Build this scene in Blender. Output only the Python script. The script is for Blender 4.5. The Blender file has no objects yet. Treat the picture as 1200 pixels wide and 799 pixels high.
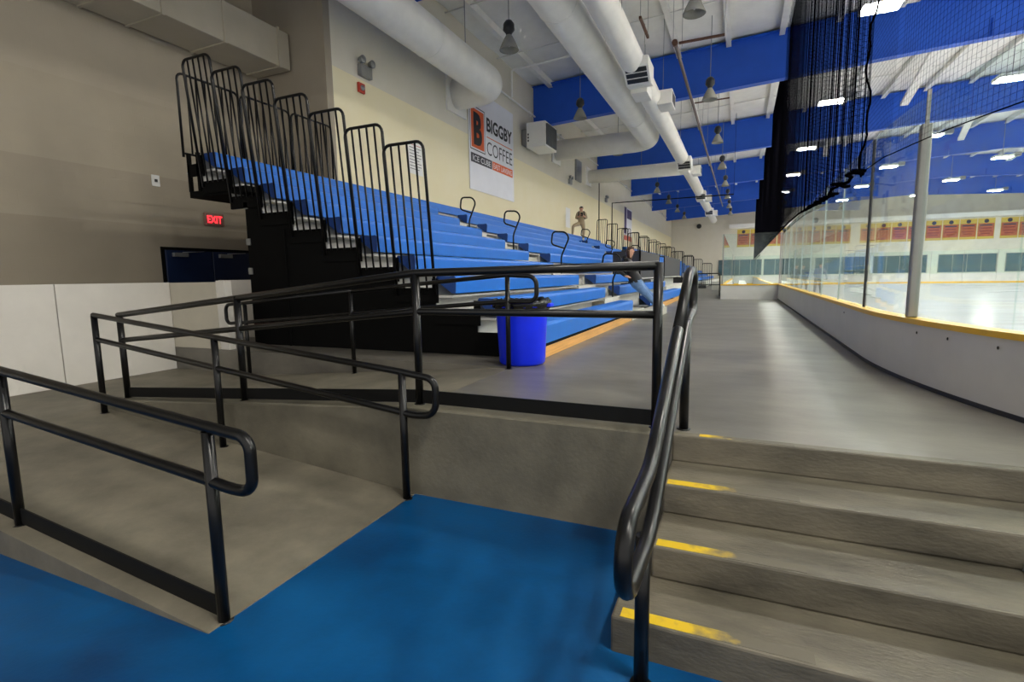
import bpy, bmesh, math, random
from mathutils import Vector, Matrix
random.seed(7)
S = bpy.context.scene
COL = S.collection
PI = math.pi

# ------------------------------------------------------------------ camera
F_PX = 605.8
yaw, pitch, roll = math.radians(23.814), math.radians(7.087), math.radians(0.906)
fwd = Vector((-math.sin(yaw) * math.cos(pitch), math.cos(yaw) * math.cos(pitch), -math.sin(pitch)))
right = Vector((math.cos(yaw), math.sin(yaw), 0))
down = fwd.cross(right)
r2 = math.cos(roll) * right + math.sin(roll) * down
d2 = -math.sin(roll) * right + math.cos(roll) * down
cam_d = bpy.data.cameras.new('camera')
cam = bpy.data.objects.new('camera', cam_d)
COL.objects.link(cam)
up = -d2
back = -fwd
cam.matrix_world = Matrix(((r2.x, up.x, back.x, 0), (r2.y, up.y, back.y, 0), (r2.z, up.z, back.z, 1.0), (0, 0, 0, 1)))
cam_d.sensor_fit = 'HORIZONTAL'
cam_d.sensor_width = 36
cam_d.lens = 36 * F_PX / 1200
cam_d.clip_start = 0.05
cam_d.clip_end = 300
S.camera = cam

# ------------------------------------------------------------------ world and exposure
W = bpy.data.worlds.new('world')
S.world = W
W.use_nodes = True
W.node_tree.nodes['Background'].inputs[0].default_value = (1.0, 0.97, 0.92, 1)
W.node_tree.nodes['Background'].inputs[1].default_value = 0.42
S.view_settings.view_transform = 'Standard'
S.view_settings.look = 'None'
S.view_settings.gamma = 1
S.view_settings.use_curve_mapping = False
S.view_settings.exposure = 1.3
RINK_LAMP = 105.0       # emission of the rink lamps

# ------------------------------------------------------------------ materials
MATS = {}


def srgb(r, g, b):
    def f(c):
        c /= 255
        return c / 12.92 if c <= .04045 else ((c + .055) / 1.055) ** 2.4
    return (f(r), f(g), f(b), 1)


def mat(name, rgb, rough=.5, metal=0, var=.0, scale=4, bump=0, bscale=60, emit=0, coat=0, rvar=0, spec=.5, stretch=None, rgb2=None):
    if name in MATS:
        return MATS[name]
    m = bpy.data.materials.new(name)
    m.use_nodes = True
    nt = m.node_tree
    p = nt.nodes['Principled BSDF']
    c = srgb(*rgb)
    p.inputs['Base Color'].default_value = c
    p.inputs['Roughness'].default_value = rough
    p.inputs['Metallic'].default_value = metal
    p.inputs['Specular IOR Level'].default_value = spec
    p.inputs['Coat Weight'].default_value = coat
    tc = nt.nodes.new('ShaderNodeTexCoord')
    src = tc.outputs['Object']
    if stretch:
        mp = nt.nodes.new('ShaderNodeMapping')
        mp.inputs['Scale'].default_value = stretch
        mp.inputs['Location'].default_value = (3.13, 7.71, .437)
        nt.links.new(src, mp.inputs[0])
        src = mp.outputs[0]
    if var or rgb2:
        n = nt.nodes.new('ShaderNodeTexNoise')
        n.inputs['Scale'].default_value = scale
        n.inputs['Detail'].default_value = 7
        n.inputs['Roughness'].default_value = .62
        nt.links.new(src, n.inputs['Vector'])
        cr = nt.nodes.new('ShaderNodeValToRGB')
        cr.color_ramp.elements[0].position = .3
        cr.color_ramp.elements[1].position = .7
        a = rgb2 and srgb(*rgb2) or tuple(max(0, x * (1 - var)) for x in c[:3]) + (1,)
        b = rgb2 and c or tuple(min(1, x * (1 + var)) for x in c[:3]) + (1,)
        cr.color_ramp.elements[0].color = a
        cr.color_ramp.elements[1].color = b
        nt.links.new(n.outputs['Fac'], cr.inputs[0])
        nt.links.new(cr.outputs[0], p.inputs['Base Color'])
        if rvar:
            mr = nt.nodes.new('ShaderNodeMapRange')
            mr.inputs[1].default_value = .3
            mr.inputs[2].default_value = .7
            mr.inputs[3].default_value = rough - rvar
            mr.inputs[4].default_value = rough + rvar
            nt.links.new(n.outputs['Fac'], mr.inputs[0])
            nt.links.new(mr.outputs[0], p.inputs['Roughness'])
    if bump:
        n2 = nt.nodes.new('ShaderNodeTexNoise')
        n2.inputs['Scale'].default_value = bscale
        n2.inputs['Detail'].default_value = 4
        nt.links.new(src, n2.inputs['Vector'])
        bp = nt.nodes.new('ShaderNodeBump')
        bp.inputs['Strength'].default_value = bump
        bp.inputs['Distance'].default_value = .02
        nt.links.new(n2.outputs['Fac'], bp.inputs['Height'])
        nt.links.new(bp.outputs[0], p.inputs['Normal'])
    if emit:
        p.inputs['Emission Color'].default_value = c
        p.inputs['Emission Strength'].default_value = emit
    MATS[name] = m
    return m


def block_wall(name, rgb, axis, bands=None, joint=.12):
    """painted concrete block: faint joints as relief, optional paint bands by height"""
    m = mat(name, rgb, .7, 0, .05, 1.2)
    nt = m.node_tree
    p = nt.nodes['Principled BSDF']
    tc = nt.nodes.new('ShaderNodeTexCoord')
    mp = nt.nodes.new('ShaderNodeMapping')
    sep = nt.nodes.new('ShaderNodeSeparateXYZ')
    cmb = nt.nodes.new('ShaderNodeCombineXYZ')
    nt.links.new(tc.outputs['Object'], sep.inputs[0])
    nt.links.new(sep.outputs[axis], cmb.inputs[0])
    nt.links.new(sep.outputs['Z'], cmb.inputs[1])
    br = nt.nodes.new('ShaderNodeTexBrick')
    br.inputs['Scale'].default_value = 1
    br.inputs['Mortar Size'].default_value = .008
    br.inputs['Brick Width'].default_value = .41
    br.inputs['Row Height'].default_value = .205
    br.inputs['Mortar Smooth'].default_value = .6
    nt.links.new(cmb.outputs[0], br.inputs['Vector'])
    bp = nt.nodes.new('ShaderNodeBump')
    bp.invert = True
    bp.inputs['Strength'].default_value = joint
    bp.inputs['Distance'].default_value = .01
    nt.links.new(br.outputs['Fac'], bp.inputs['Height'])
    nt.links.new(bp.outputs[0], p.inputs['Normal'])
    if bands:
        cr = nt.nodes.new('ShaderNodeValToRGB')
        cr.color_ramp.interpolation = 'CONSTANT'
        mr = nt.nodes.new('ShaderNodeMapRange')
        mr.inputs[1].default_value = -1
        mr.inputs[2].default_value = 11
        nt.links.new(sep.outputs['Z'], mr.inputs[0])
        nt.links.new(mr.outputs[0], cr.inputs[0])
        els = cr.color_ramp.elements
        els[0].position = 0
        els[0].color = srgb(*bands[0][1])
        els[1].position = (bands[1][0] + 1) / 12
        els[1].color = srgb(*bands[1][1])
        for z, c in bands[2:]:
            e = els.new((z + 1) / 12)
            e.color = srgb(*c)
        n = nt.nodes.new('ShaderNodeTexNoise')
        n.inputs['Scale'].default_value = 1.5
        n.inputs['Detail'].default_value = 6
        nt.links.new(tc.outputs['Object'], n.inputs['Vector'])
        mx = nt.nodes.new('ShaderNodeMixRGB')
        mx.blend_type = 'OVERLAY'
        mx.inputs[0].default_value = .12
        nt.links.new(cr.outputs[0], mx.inputs[1])
        nt.links.new(n.outputs['Fac'], mx.inputs[2])
        nt.links.new(mx.outputs[0], p.inputs['Base Color'])
    return m


def glass_mat(name, tint=(.93, .985, .97), haze=.03, gloss=.9):
    m = bpy.data.materials.new(name)
    m.use_nodes = True
    nt = m.node_tree
    nt.nodes.remove(nt.nodes['Principled BSDF'])
    out = nt.nodes['Material Output']
    tr = nt.nodes.new('ShaderNodeBsdfTransparent')
    tr.inputs[0].default_value = (*tint, 1)
    gl = nt.nodes.new('ShaderNodeBsdfGlossy')
    gl.inputs['Roughness'].default_value = .02
    gl.inputs[0].default_value = (gloss, gloss, gloss, 1)
    fr = nt.nodes.new('ShaderNodeFresnel')
    geo = nt.nodes.new('ShaderNodeNewGeometry')
    io = nt.nodes.new('ShaderNodeMapRange')      # the same reflectance from either face of the thin pane
    io.inputs[3].default_value = 1.16
    io.inputs[4].default_value = 1 / 1.16
    nt.links.new(geo.outputs['Backfacing'], io.inputs[0])
    nt.links.new(io.outputs[0], fr.inputs[0])
    df = nt.nodes.new('ShaderNodeBsdfDiffuse')
    df.inputs[0].default_value = (.75, .82, .85, 1)
    # scuffs and puck marks: a thin hazy film, denser in streaks
    tc = nt.nodes.new('ShaderNodeTexCoord')
    n = nt.nodes.new('ShaderNodeTexNoise')
    n.inputs['Scale'].default_value = 9
    n.inputs['Detail'].default_value = 9
    n.inputs['Roughness'].default_value = .75
    nt.links.new(tc.outputs['Object'], n.inputs['Vector'])
    mr = nt.nodes.new('ShaderNodeMapRange')
    mr.inputs[1].default_value = .45
    mr.inputs[2].default_value = .8
    mr.inputs[3].default_value = haze * .6
    mr.inputs[4].default_value = haze * 3.5
    nt.links.new(n.outputs['Fac'], mr.inputs[0])
    m1 = nt.nodes.new('ShaderNodeMixShader')
    nt.links.new(mr.outputs[0], m1.inputs[0])
    nt.links.new(tr.outputs[0], m1.inputs[1])
    nt.links.new(df.outputs[0], m1.inputs[2])
    m2 = nt.nodes.new('ShaderNodeMixShader')
    nt.links.new(fr.outputs[0], m2.inputs[0])
    nt.links.new(m1.outputs[0], m2.inputs[1])
    nt.links.new(gl.outputs[0], m2.inputs[2])
    nt.links.new(m2.outputs[0], out.inputs[0])
    MATS[name] = m
    return m


def stripe_mat():
    """worn yellow nosing paint: fades out to bare concrete towards the right"""
    m = mat('worn_yellow', (222, 190, 30), .6)
    nt = m.node_tree
    p = nt.nodes['Principled BSDF']
    tc = nt.nodes.new('ShaderNodeTexCoord')
    sep = nt.nodes.new('ShaderNodeSeparateXYZ')
    nt.links.new(tc.outputs['Object'], sep.inputs[0])
    n = nt.nodes.new('ShaderNodeTexNoise')
    n.inputs['Scale'].default_value = 14
    n.inputs['Detail'].default_value = 8
    nt.links.new(tc.outputs['Object'], n.inputs['Vector'])
    mr = nt.nodes.new('ShaderNodeMapRange')
    mr.inputs[1].default_value = -.2
    mr.inputs[2].default_value = .28
    nt.links.new(sep.outputs[0], mr.inputs[0])
    ad = nt.nodes.new('ShaderNodeMath')
    ad.operation = 'ADD'
    nt.links.new(mr.outputs[0], ad.inputs[0])
    nt.links.new(n.outputs['Fac'], ad.inputs[1])
    cr = nt.nodes.new('ShaderNodeValToRGB')
    cr.color_ramp.elements[0].position = .55
    cr.color_ramp.elements[0].color = srgb(204, 170, 8)
    cr.color_ramp.elements[1].position = .95
    cr.color_ramp.elements[1].color = srgb(94, 88, 75)
    nt.links.new(ad.outputs[0], cr.inputs[0])
    nt.links.new(cr.outputs[0], p.inputs['Base Color'])
    return m


CONC = mat('concrete_polished', (108, 104, 96), .34, 0, .42, 1.3, .03, 40, stretch=(.7, 1.2, 1))
CONC_R = mat('concrete_ramp', (112, 106, 92), .58, 0, .4, 1.6, .08, 45)
CONC_W = mat('concrete_wall', (103, 98, 84), .66, 0, .4, 1.5, .12, 40)
CONC_S = mat('concrete_step', (94, 88, 75), .52, 0, .6, 2.4, .15, 50, stretch=(.6, 1.6, 1.6))
BLUEF = mat('blue_floor_paint', (0, 82, 138), .42, 0, .25, 1.4, .04, 40, rgb2=(0, 52, 96), rvar=.14, spec=.3)
BLACKP = mat('black_rail_paint', (9, 9, 10), .3, 0, .15, 20, spec=.35)
BLACKM = mat('black_matte', (7, 7, 7), .8, 0, .15, 6, spec=.12)
KICK = mat('black_kick_plate', (7, 7, 7), .6, 0, .1, 8, spec=.25)
SEAT = mat('blue_seat_plastic', (20, 110, 208), .42, 0, .06, 3, spec=.4)
SEATD = mat('blue_seat_end', (14, 60, 130), .5, 0, .1, 6)
DECK = mat('bleacher_grey', (200, 199, 194), .5, 0, .08, 5)
AISLE = mat('aisle_step_cream', (190, 188, 176), .55, 0, .1, 5)
WOOD = mat('oak_base', (214, 160, 88), .5, 0, .2, 5, .05, 60, stretch=(4, .3, 8))
FASCIA = mat('charcoal_fascia', (46, 46, 50), .55, 0, .08, 4)
BEAM = mat('beam_blue', (24, 90, 205), .5, 0, .05, 1.5)
WHITEM = mat('white_steel', (234, 233, 228), .5, 0, .05, 4)
INSUL = mat('white_insulation', (240, 239, 233), .55, 0, .05, 2, .12, 9)
DUCT = mat('white_duct', (238, 236, 228), .42, 0, .05, 2)
DUCTB = mat('beige_duct', (178, 170, 152), .5, 0, .05, 2)
DARKL = mat('dark_louvre', (40, 42, 44), .5)
PANEL = mat('white_partition', (214, 210, 202), .55, 0, .04, 3)
PANEL2 = mat('cream_partition', (190, 184, 168), .55, 0, .04, 3)
DOORB = mat('navy_door', (14, 30, 62), .4, 0, .1, 4)
STEELM = mat('grey_metal', (150, 152, 152), .4, .6, .08, 8)
ALU = mat('aluminium', (150, 148, 144), .45, .6, .06, 10)
BOARD = mat('dasher_white', (205, 202, 197), .38, 0, .05, 2)
YELLOW = mat('yellow_cap', (228, 178, 40), .4, 0, .06, 4)
ICE = mat('ice', (176, 179, 184), .22, 0, .05, .5, rgb2=(146, 150, 157), stretch=(.35, 2.2, 1))
NET = mat('black_net', (5, 5, 8), 1.0, spec=0)
CANB = mat('blue_bin', (6, 44, 250), .38, 0, .06, 4)
BAG = mat('black_bag', (14, 14, 15), .25, 0, .1, 10, .4, 25)
BROWNM = mat('rusty_bar', (92, 62, 46), .6, 0, .2, 20)
REDL = mat('exit_red', (230, 30, 40), .4, emit=2.2)
LAMP = mat('rink_lamp_glow', (255, 250, 238), .4, emit=RINK_LAMP)
BELL = mat('lamp_bell', (150, 149, 138), .25, 0, .05, 20)
GLASS = glass_mat('rink_glass')
TEAL = mat('teal_window', (40, 76, 88), .12, 0, .3, .8, spec=.8)
ORANGE = mat('banner_orange', (214, 92, 36), .6)
BANW = mat('banner_white', (226, 227, 232), .6, 0, .03, 2)
INK = mat('banner_black', (24, 24, 30), .6)
INKG = mat('banner_charcoal', (54, 54, 62), .6)
SIGNW = mat('sign_white', (232, 232, 228), .5)
SKIN = mat('skin', (206, 158, 132), .5)
HAIR = mat('brown_hair', (62, 36, 24), .5)
HAIRB = mat('dark_hair', (26, 22, 20), .5)
JACKET = mat('black_jacket', (12, 12, 14), .6, 0, .2, 20)
JEANS = mat('blue_jeans', (98, 130, 176), .75, 0, .2, 14)
KHAKI = mat('khaki_cloth', (176, 158, 128), .8, 0, .1, 14)
NAVY = mat('navy_cloth', (26, 34, 60), .8)
SHOE = mat('white_shoe', (220, 218, 212), .6)


# ------------------------------------------------------------------ mesh helpers
class MB:
    def __init__(s):
        s.v, s.f, s.sm = [], [], []

    def add(s, vs, fs, smooth=False):
        o = len(s.v)
        s.v += [tuple(q) for q in vs]
        s.f += [tuple(i + o for i in f) for f in fs]
        s.sm += [smooth] * len(fs)
        return s

    def box(s, x0, x1, y0, y1, z0, z1):
        vs = [(x, y, z) for z in (z0, z1) for y in (y0, y1) for x in (x0, x1)]
        return s.add(vs, [(0, 2, 3, 1), (4, 5, 7, 6), (0, 1, 5, 4), (2, 6, 7, 3), (0, 4, 6, 2), (1, 3, 7, 5)])

    def prism(s, poly, axis, a, b):
        """polygon of 2-d points swept from a to b along axis ('x': (y,z), 'y': (x,z), 'z': (x,y))"""
        def mk(p, t):
            return {'x': (t, p[0], p[1]), 'y': (p[0], t, p[1]), 'z': (p[0], p[1], t)}[axis]
        n = len(poly)
        vs = [mk(p, a) for p in poly] + [mk(p, b) for p in poly]
        fs = [tuple(range(n)), tuple(range(2 * n - 1, n - 1, -1))]
        fs += [(i, i + n, (i + 1) % n + n, (i + 1) % n) for i in range(n)]
        return s.add(vs, fs)

    def tube(s, pts, r, n=10, closed=False, smooth=True, caps=True):
        pts = [Vector(p) for p in pts]
        m = len(pts)
        vs, fs = [], []
        t0 = (pts[1] - pts[0]).normalized()
        ref = Vector((0, 0, 1)) if abs(t0.z) < .9 else Vector((1, 0, 0))
        u = t0.cross(ref).normalized()
        for i in range(m):
            if closed:
                t = (pts[(i + 1) % m] - pts[i - 1]).normalized()
            elif i == 0:
                t = t0
            elif i == m - 1:
                t = (pts[-1] - pts[-2]).normalized()
            else:
                t = ((pts[i + 1] - pts[i]).normalized() + (pts[i] - pts[i - 1]).normalized()).normalized()
            u = (u - t * u.dot(t)).normalized()
            w = t.cross(u)
            rr = r[i] if isinstance(r, (list, tuple)) else r
            for k in range(n):
                a = 2 * PI * k / n
                vs.append(pts[i] + (u * math.cos(a) + w * math.sin(a)) * rr)
        for i in range(m if closed else m - 1):
            j = (i + 1) % m
            for k in range(n):
                l = (k + 1) % n
                fs.append((i * n + k, i * n + l, j * n + l, j * n + k))
        s.add(vs, fs, smooth)
        if caps and not closed:
            o = len(s.v) - len(vs)
            s.f += [tuple(o + k for k in range(n - 1, -1, -1)), tuple(o + (m - 1) * n + k for k in range(n))]
            s.sm += [False, False]
        return s

    def lathe(s, prof, c, n=20, axis='z', smooth=True):
        vs, fs = [], []
        for r, h in prof:
            for k in range(n):
                a = 2 * PI * k / n
                q = (r * math.cos(a), r * math.sin(a), h)
                if axis == 'x':
                    q = (q[2], q[0], q[1])
                if axis == 'y':
                    q = (q[0], q[2], q[1])
                vs.append((c[0] + q[0], c[1] + q[1], c[2] + q[2]))
        for i in range(len(prof) - 1):
            for k in range(n):
                l = (k + 1) % n
                fs.append((i * n + k, i * n + l, (i + 1) * n + l, (i + 1) * n + k))
        return s.add(vs, fs, smooth)

    def build(s, name, m, parent=None, bevel=0, seg=2):
        me = bpy.data.meshes.new(name)
        me.from_pydata(s.v, [], s.f)
        me.polygons.foreach_set('use_smooth', s.sm)
        bm = bmesh.new()
        bm.from_mesh(me)
        if bevel:
            es = [e for e in bm.edges if len(e.link_faces) == 2 and e.calc_face_angle(0) > .6]
            bmesh.ops.bevel(bm, geom=es, offset=bevel, segments=seg, profile=.5, affect='EDGES')
        bmesh.ops.recalc_face_normals(bm, faces=bm.faces)
        bm.to_mesh(me)
        bm.free()
        me.materials.append(m)
        return link(name, me, parent)


def link(name, me, parent=None, loc=None):
    o = bpy.data.objects.new(name, me)
    COL.objects.link(o)
    if parent:
        o.parent = parent
        o.matrix_parent_inverse = inv_world(parent)
    if loc:
        o.location = loc
    return o


def world_of(p):
    m = p.matrix_parent_inverse @ p.matrix_basis
    return world_of(p.parent) @ m if p.parent else p.matrix_basis.copy()


def inv_world(p):
    return world_of(p).inverted_safe()


def tag(o, label, cat, group=None, kind=None):
    if label:
        o['label'] = label
    if cat:
        o['category'] = cat
    if group:
        o['group'] = group
    if kind:
        o['kind'] = kind
    return o


def thing(name, label, cat, loc=(0, 0, 0), group=None, kind=None):
    o = bpy.data.objects.new(name, None)
    o.empty_display_size = .1
    COL.objects.link(o)
    o.location = loc
    return tag(o, label, cat, group, kind)


def struct(o):
    o['kind'] = 'structure'
    return o


def local(o_parent, name, mb, m, **k):
    """build mesh already expressed in the parent's local frame"""
    o = mb.build(name, m, None, **k)
    o.parent = o_parent
    return o


def fillet(pts, r, n=8):
    pts = [Vector(p) for p in pts]
    out = [pts[0]]
    for i in range(1, len(pts) - 1):
        a, b, c = pts[i - 1], pts[i], pts[i + 1]
        d1, d2_ = (a - b), (c - b)
        l = min(r, d1.length * .49, d2_.length * .49)
        p0, p1 = b + d1.normalized() * l, b + d2_.normalized() * l
        w = max(.2, math.cos((PI - d1.angle(d2_)) / 2))     # circular arc
        for k in range(n + 1):
            t = k / n
            out.append((p0 * (1 - t) ** 2 + b * 2 * w * t * (1 - t) + p1 * t * t) / ((1 - t) ** 2 + 2 * w * t * (1 - t) + t * t))
    out.append(pts[-1])
    return out


def text_mesh(txt, height, width=None, bold=0.0, extrude=.002):
    cu = bpy.data.curves.new('t', 'FONT')
    cu.body = txt
    cu.size = 1
    cu.offset = bold
    cu.extrude = 0.0
    cu.resolution_u = 3
    o = bpy.data.objects.new('t', cu)
    COL.objects.link(o)
    dg = bpy.context.evaluated_depsgraph_get()
    me = bpy.data.meshes.new_from_object(o.evaluated_get(dg))
    bpy.data.objects.remove(o)
    xs = [v.co.x for v in me.vertices]
    ys = [v.co.y for v in me.vertices]
    sy = height / (max(ys) - min(ys))
    sx = (width / (max(xs) - min(xs))) if width else sy
    x0, y0 = min(xs), min(ys)
    for v in me.vertices:
        v.co.x = (v.co.x - x0) * sx
        v.co.y = (v.co.y - y0) * sy
        v.co.z = 0
    return me


# ------------------------------------------------------------------ key dimensions (metres; concourse z = 0)
ZB = -.68               # blue lower floor
WX = -8.35              # cream wall
BX = -10.4              # taupe wall
YE = 70.0               # end wall
RIDGE = 15.0


def roof(x):
    return 8.95 + .052 * (x + 8.35) if x < RIDGE else 8.95 + .052 * (2 * RIDGE - x + 8.35)


def board_path(off=0.0):
    """plan line of the near rink boards: curved corner, then straight away"""
    R = 8.5 + off
    cx, cy = 9.8, 7.0
    pts = []
    for k in range(0, 17):
        th = math.radians(80 - 5 * k)
        pts.append((cx - R * math.cos(th), cy - R * math.sin(th)))
    return pts


# ------------------------------------------------------------------ setting: floors, ramps, walls
curve = board_path()
poly = [(-2.3, 3.24), (-.36, 3.24), (-.36, 3.29), (2.13, 3.29)] + [p for p in curve if p[1] > 3.35] + \
       [(1.3, 21.9), (-.7, 21.9), (-.7, YE), (BX, YE), (BX, 5.18), (-2.3, 5.18)]
mb = MB().prism(poly, 'z', ZB - .02, 0)
fl = struct(mb.build('floor', CONC))
fl['label'] = 'grey polished concrete concourse floor between bleachers and rink'
mb = MB().box(BX, 2.8, -7, 3.4, ZB - .1, ZB)
fl2 = struct(mb.build('floor_lower', BLUEF))
fl2['label'] = 'blue painted lower floor in the foreground'

ramp_l = MB().prism([(-2.28, ZB - .05), (-2.28, ZB + .004), (-6.3, -.34), (-6.3, ZB - .05)], 'y', 1.5, 3.235).build('ramp', CONC_R)
tag(ramp_l, 'lower concrete wheelchair ramp rising left from the blue floor', 'ramp')
land = MB().box(-8.0, -6.3, 1.5, 5.18, ZB - .05, -.34).build('ramp_landing', CONC_R)
tag(land, 'flat concrete landing between both ramps beside white partition', 'landing')
ramp_u = MB().prism([(-6.3, ZB - .05), (-6.3, -.34), (-2.3, 0), (-2.3, ZB - .05)], 'y', 3.471, 5.179).build('ramp', CONC_R)
tag(ramp_u, 'upper concrete ramp rising to the concourse behind the low wall', 'ramp')
rw = MB().prism([(-6.3, ZB - .05), (-6.3, -.262), (-2.32, .008), (-.365, .008), (-.365, ZB - .05)], 'y', 3.238, 3.47).build('retaining_wall', CONC_W, bevel=.008, seg=1)
tag(rw, 'low concrete retaining wall between blue floor and upper ramp', 'low wall')

# stairs
st = thing('concrete_stairs', 'four concrete steps with worn yellow nosings up to the concourse', 'stairs', (.8, 2.7, ZB))
ys = [2.13, 2.50, 2.89]
for i, y in enumerate(ys):
    z1 = ZB + .17 * (i + 1)
    s_ = MB().box(-.48 if i == 0 else -.36, 2.13, y, 3.23 if i == 0 else 3.30, z1 - .17 - (.02 if i == 0 else 0), z1).build('step', CONC_S, st, bevel=.012)
    MB().box(-.44 if i == 0 else -.34, .32, y + .012, y + .078, z1 - .001, z1 + .0015).build('nosing_stripe', stripe_mat(), s_)
s_ = MB().box(-.358, 2.13, 3.285, 3.36, -.17, .002).build('step', CONC_S, st, bevel=.01)
MB().box(-.2, .32, 3.297, 3.347, .001, .0035).build('nosing_stripe', stripe_mat(), s_)

# walls
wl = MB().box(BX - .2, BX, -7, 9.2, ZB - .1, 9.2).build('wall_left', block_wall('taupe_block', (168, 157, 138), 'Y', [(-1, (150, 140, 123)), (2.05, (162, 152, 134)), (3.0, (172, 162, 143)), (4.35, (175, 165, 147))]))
struct(wl)
wj = MB().box(BX, WX, 9.2, 9.4, ZB, 9.2).build('wall_jut', block_wall('taupe_block_return', (158, 148, 131), 'X'))
struct(wj)
wc = MB().box(WX - .2, WX, 9.4, YE, ZB, 9.2).build('wall_seating', block_wall('cream_block', (232, 222, 188), 'Y', [(-1, (234, 224, 188)), (5.65, (218, 212, 195)), (8, (218, 212, 195))], .08))
struct(wc)
we = MB().box(BX, 34, YE, YE + .2, ZB, 10.4).build('wall_far_end', block_wall('end_block', (206, 199, 182), 'X', [(-1, (222, 217, 203)), (7, (216, 211, 197))], .06))
struct(we)
wr = MB().box(34, 34.2, -7, YE, ZB, 10).build('wall_right', mat('right_wall', (205, 203, 196), .7, 0, .05, 2))
struct(wr)

# ceiling: deck, purlins, insulation pillows
ceil = struct(thing('ceiling', None, None, (0, 0, 9)))
ceil['label'] = 'white insulated metal roof over the hall'
mb = MB().prism([(BX - .2, roof(BX) + .12), (RIDGE, roof(RIDGE) + .12), (34.2, roof(34.2) + .12), (34.2, roof(34.2) + .3), (RIDGE, roof(RIDGE) + .3), (BX - .2, roof(BX) + .3)], 'y', -7, YE + .2)
mb.build('roof_deck', WHITEM, ceil)
PX = [-7.55 + 1.715 * k for k in range(-1, 25)]
BEAMY = [0.0, 10.75, 21.55, 32.3, 43.1, 53.9, 64.7]
pur_me = MB().box(-.05, .05, -7, YE, -.17, .1)
pur_me.box(-.09, .09, -7, YE, -.185, -.17)
pm = None
for x in PX:
    if pm is None:
        o = pur_me.build('purlin', WHITEM)
        pm = o.data
    else:
        o = link('purlin', pm)
    o.parent = ceil
    o.location = (x, 0, roof(x) - 9 + .0)


def pillow(w, l, sag=.1, nx=6, ny=18):
    b = MB()
    vs, fs = [], []
    for j in range(ny + 1):
        for i in range(nx + 1):
            u, v = i / nx, j / ny
            w4 = (math.sin(PI * u) ** .5) if 0 < u < 1 else 0
            w5 = abs(math.sin(PI * v * 3)) ** .45
            vs.append(((u - .5) * w, (v - .5) * l, -sag * w4 * (.35 + .65 * w5)))
    for j in range(ny):
        for i in range(nx):
            a = j * (nx + 1) + i
            fs.append((a, a + 1, a + nx + 2, a + nx + 1))
    return b.add(vs, fs, True)


pil = {}
ylist = [-7] + BEAMY + [YE]
for a, b in zip(ylist[:-1], ylist[1:]):
    L = round(b - a, 2)
    for x0, x1 in zip(PX[:-1], PX[1:]):
        if a < 8 and x0 > 5:
            continue
        xm = (x0 + x1) / 2
        if L not in pil:
            o = pillow(1.6, L - .1).build('insulation_panel', INSUL)
            pil[L] = o.data
        else:
            o = link('insulation_panel', pil[L])
        o.parent = ceil
        o.location = (xm, (a + b) / 2, roof(xm) - 9 + .08)
        o.rotation_euler = (0, -math.atan(.052) if xm < RIDGE else math.atan(.052), 0)
# cross straps under the insulation
for a, b in zip(ylist[:-1], ylist[1:]):
    for t in (1 / 3, 2 / 3):
        y = a + (b - a) * t
        MB().tube([(WX, y, roof(WX) - .12), (RIDGE, y, roof(RIDGE) - .12)], .02, 5).build('cross_strap', WHITEM, ceil)

names = {0.0: 'above the camera', 10.75: 'nearest to the wall banner', 21.55: 'crossing over the large white ducts', 32.3: 'third into the hall', 43.1: 'fourth into the hall', 53.9: 'fifth into the hall', 64.7: 'closest to the far end wall'}
for y in BEAMY:
    bt = thing('roof_beam', 'deep blue steel roof beam ' + names[y], 'beam', (0, y, roof(0) - 1.67), 'blue roof beams')
    for nm, z0, z1, w in (('web', -1.64, -.03, .025), ('bottom_flange', -1.67, -1.64, .17), ('top_flange', -.06, -.03, .17)):
        mb = MB()
        xs = [WX + .02 if y > 9 else BX + .02, RIDGE, 33.9]
        mb.prism([(x, roof(x) + z0) for x in xs] + [(x, roof(x) + z1) for x in xs[::-1]], 'y', y - w, y + w)
        mb.build(nm, BEAM, bt)
    for x in (-3.0, 2.2, 6.8, 12, 17.5, 23):
        MB().box(x - .012, x + .012, y - .14, y - .024, roof(x) - 1.62, roof(x) - 1.1).build('stiffener', BEAM, bt)

# ------------------------------------------------------------------ left side: duct, door, exit sign, partitions
du = thing('rectangular_duct', 'beige rectangular air duct high along the taupe wall', 'duct', (-9.85, 6, 5.6))
MB().box(BX + .1, -9.3, -6, 9.15, 5.6, 6.37).build('duct_body', DUCTB, du, bevel=.01, seg=1)
for y in (2.2, 4.3, 5.6, 6.35, 7.55, 8.85):
    MB().box(BX + .09, -9.27, y - .025, y + .025, 5.575, 6.395).build('joint_flange', DUCTB, du)
dr = thing('door_1', 'double navy steel doors under the red exit sign', None, (BX, 7.6, -.34), kind='structure')
MB().box(BX - .02, BX + .03, 6.62, 8.72, -.34, 1.69).build('door_frame', BLACKM, dr)
for y0, y1 in ((6.68, 7.66), (7.68, 8.66)):
    d = MB().box(BX + .02, BX + .06, y0, y1, -.33, 1.63).build('door_leaf', DOORB, dr, bevel=.004, seg=1)
    MB().box(BX + .06, BX + .13, y0 + .12, y0 + .42, 1.5, 1.58).build('door_closer', STEELM, d, bevel=.008)
    MB().tube([(BX + .12, y0 + .3, 1.59), (BX + .18, y0 + .55, 1.6), (BX + .06, y0 + .8, 1.62)], .008, 6).build('closer_arm', STEELM, d)
    MB().box(BX + .06, BX + .12, y0 + .1, y1 - .1, .66, .72).build('push_bar', STEELM, d, bevel=.01)
ex = thing('exit_sign', 'red lit exit sign on the taupe wall above doors', 'sign', (BX, 7.8, 2.2))
MB().box(BX, BX + .05, 7.58, 8.02, 2.18, 2.44).build('housing', mat('exit_housing', (150, 112, 100), .5), ex, bevel=.006)
me = text_mesh('EXIT', .15, .34, .01)
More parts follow.
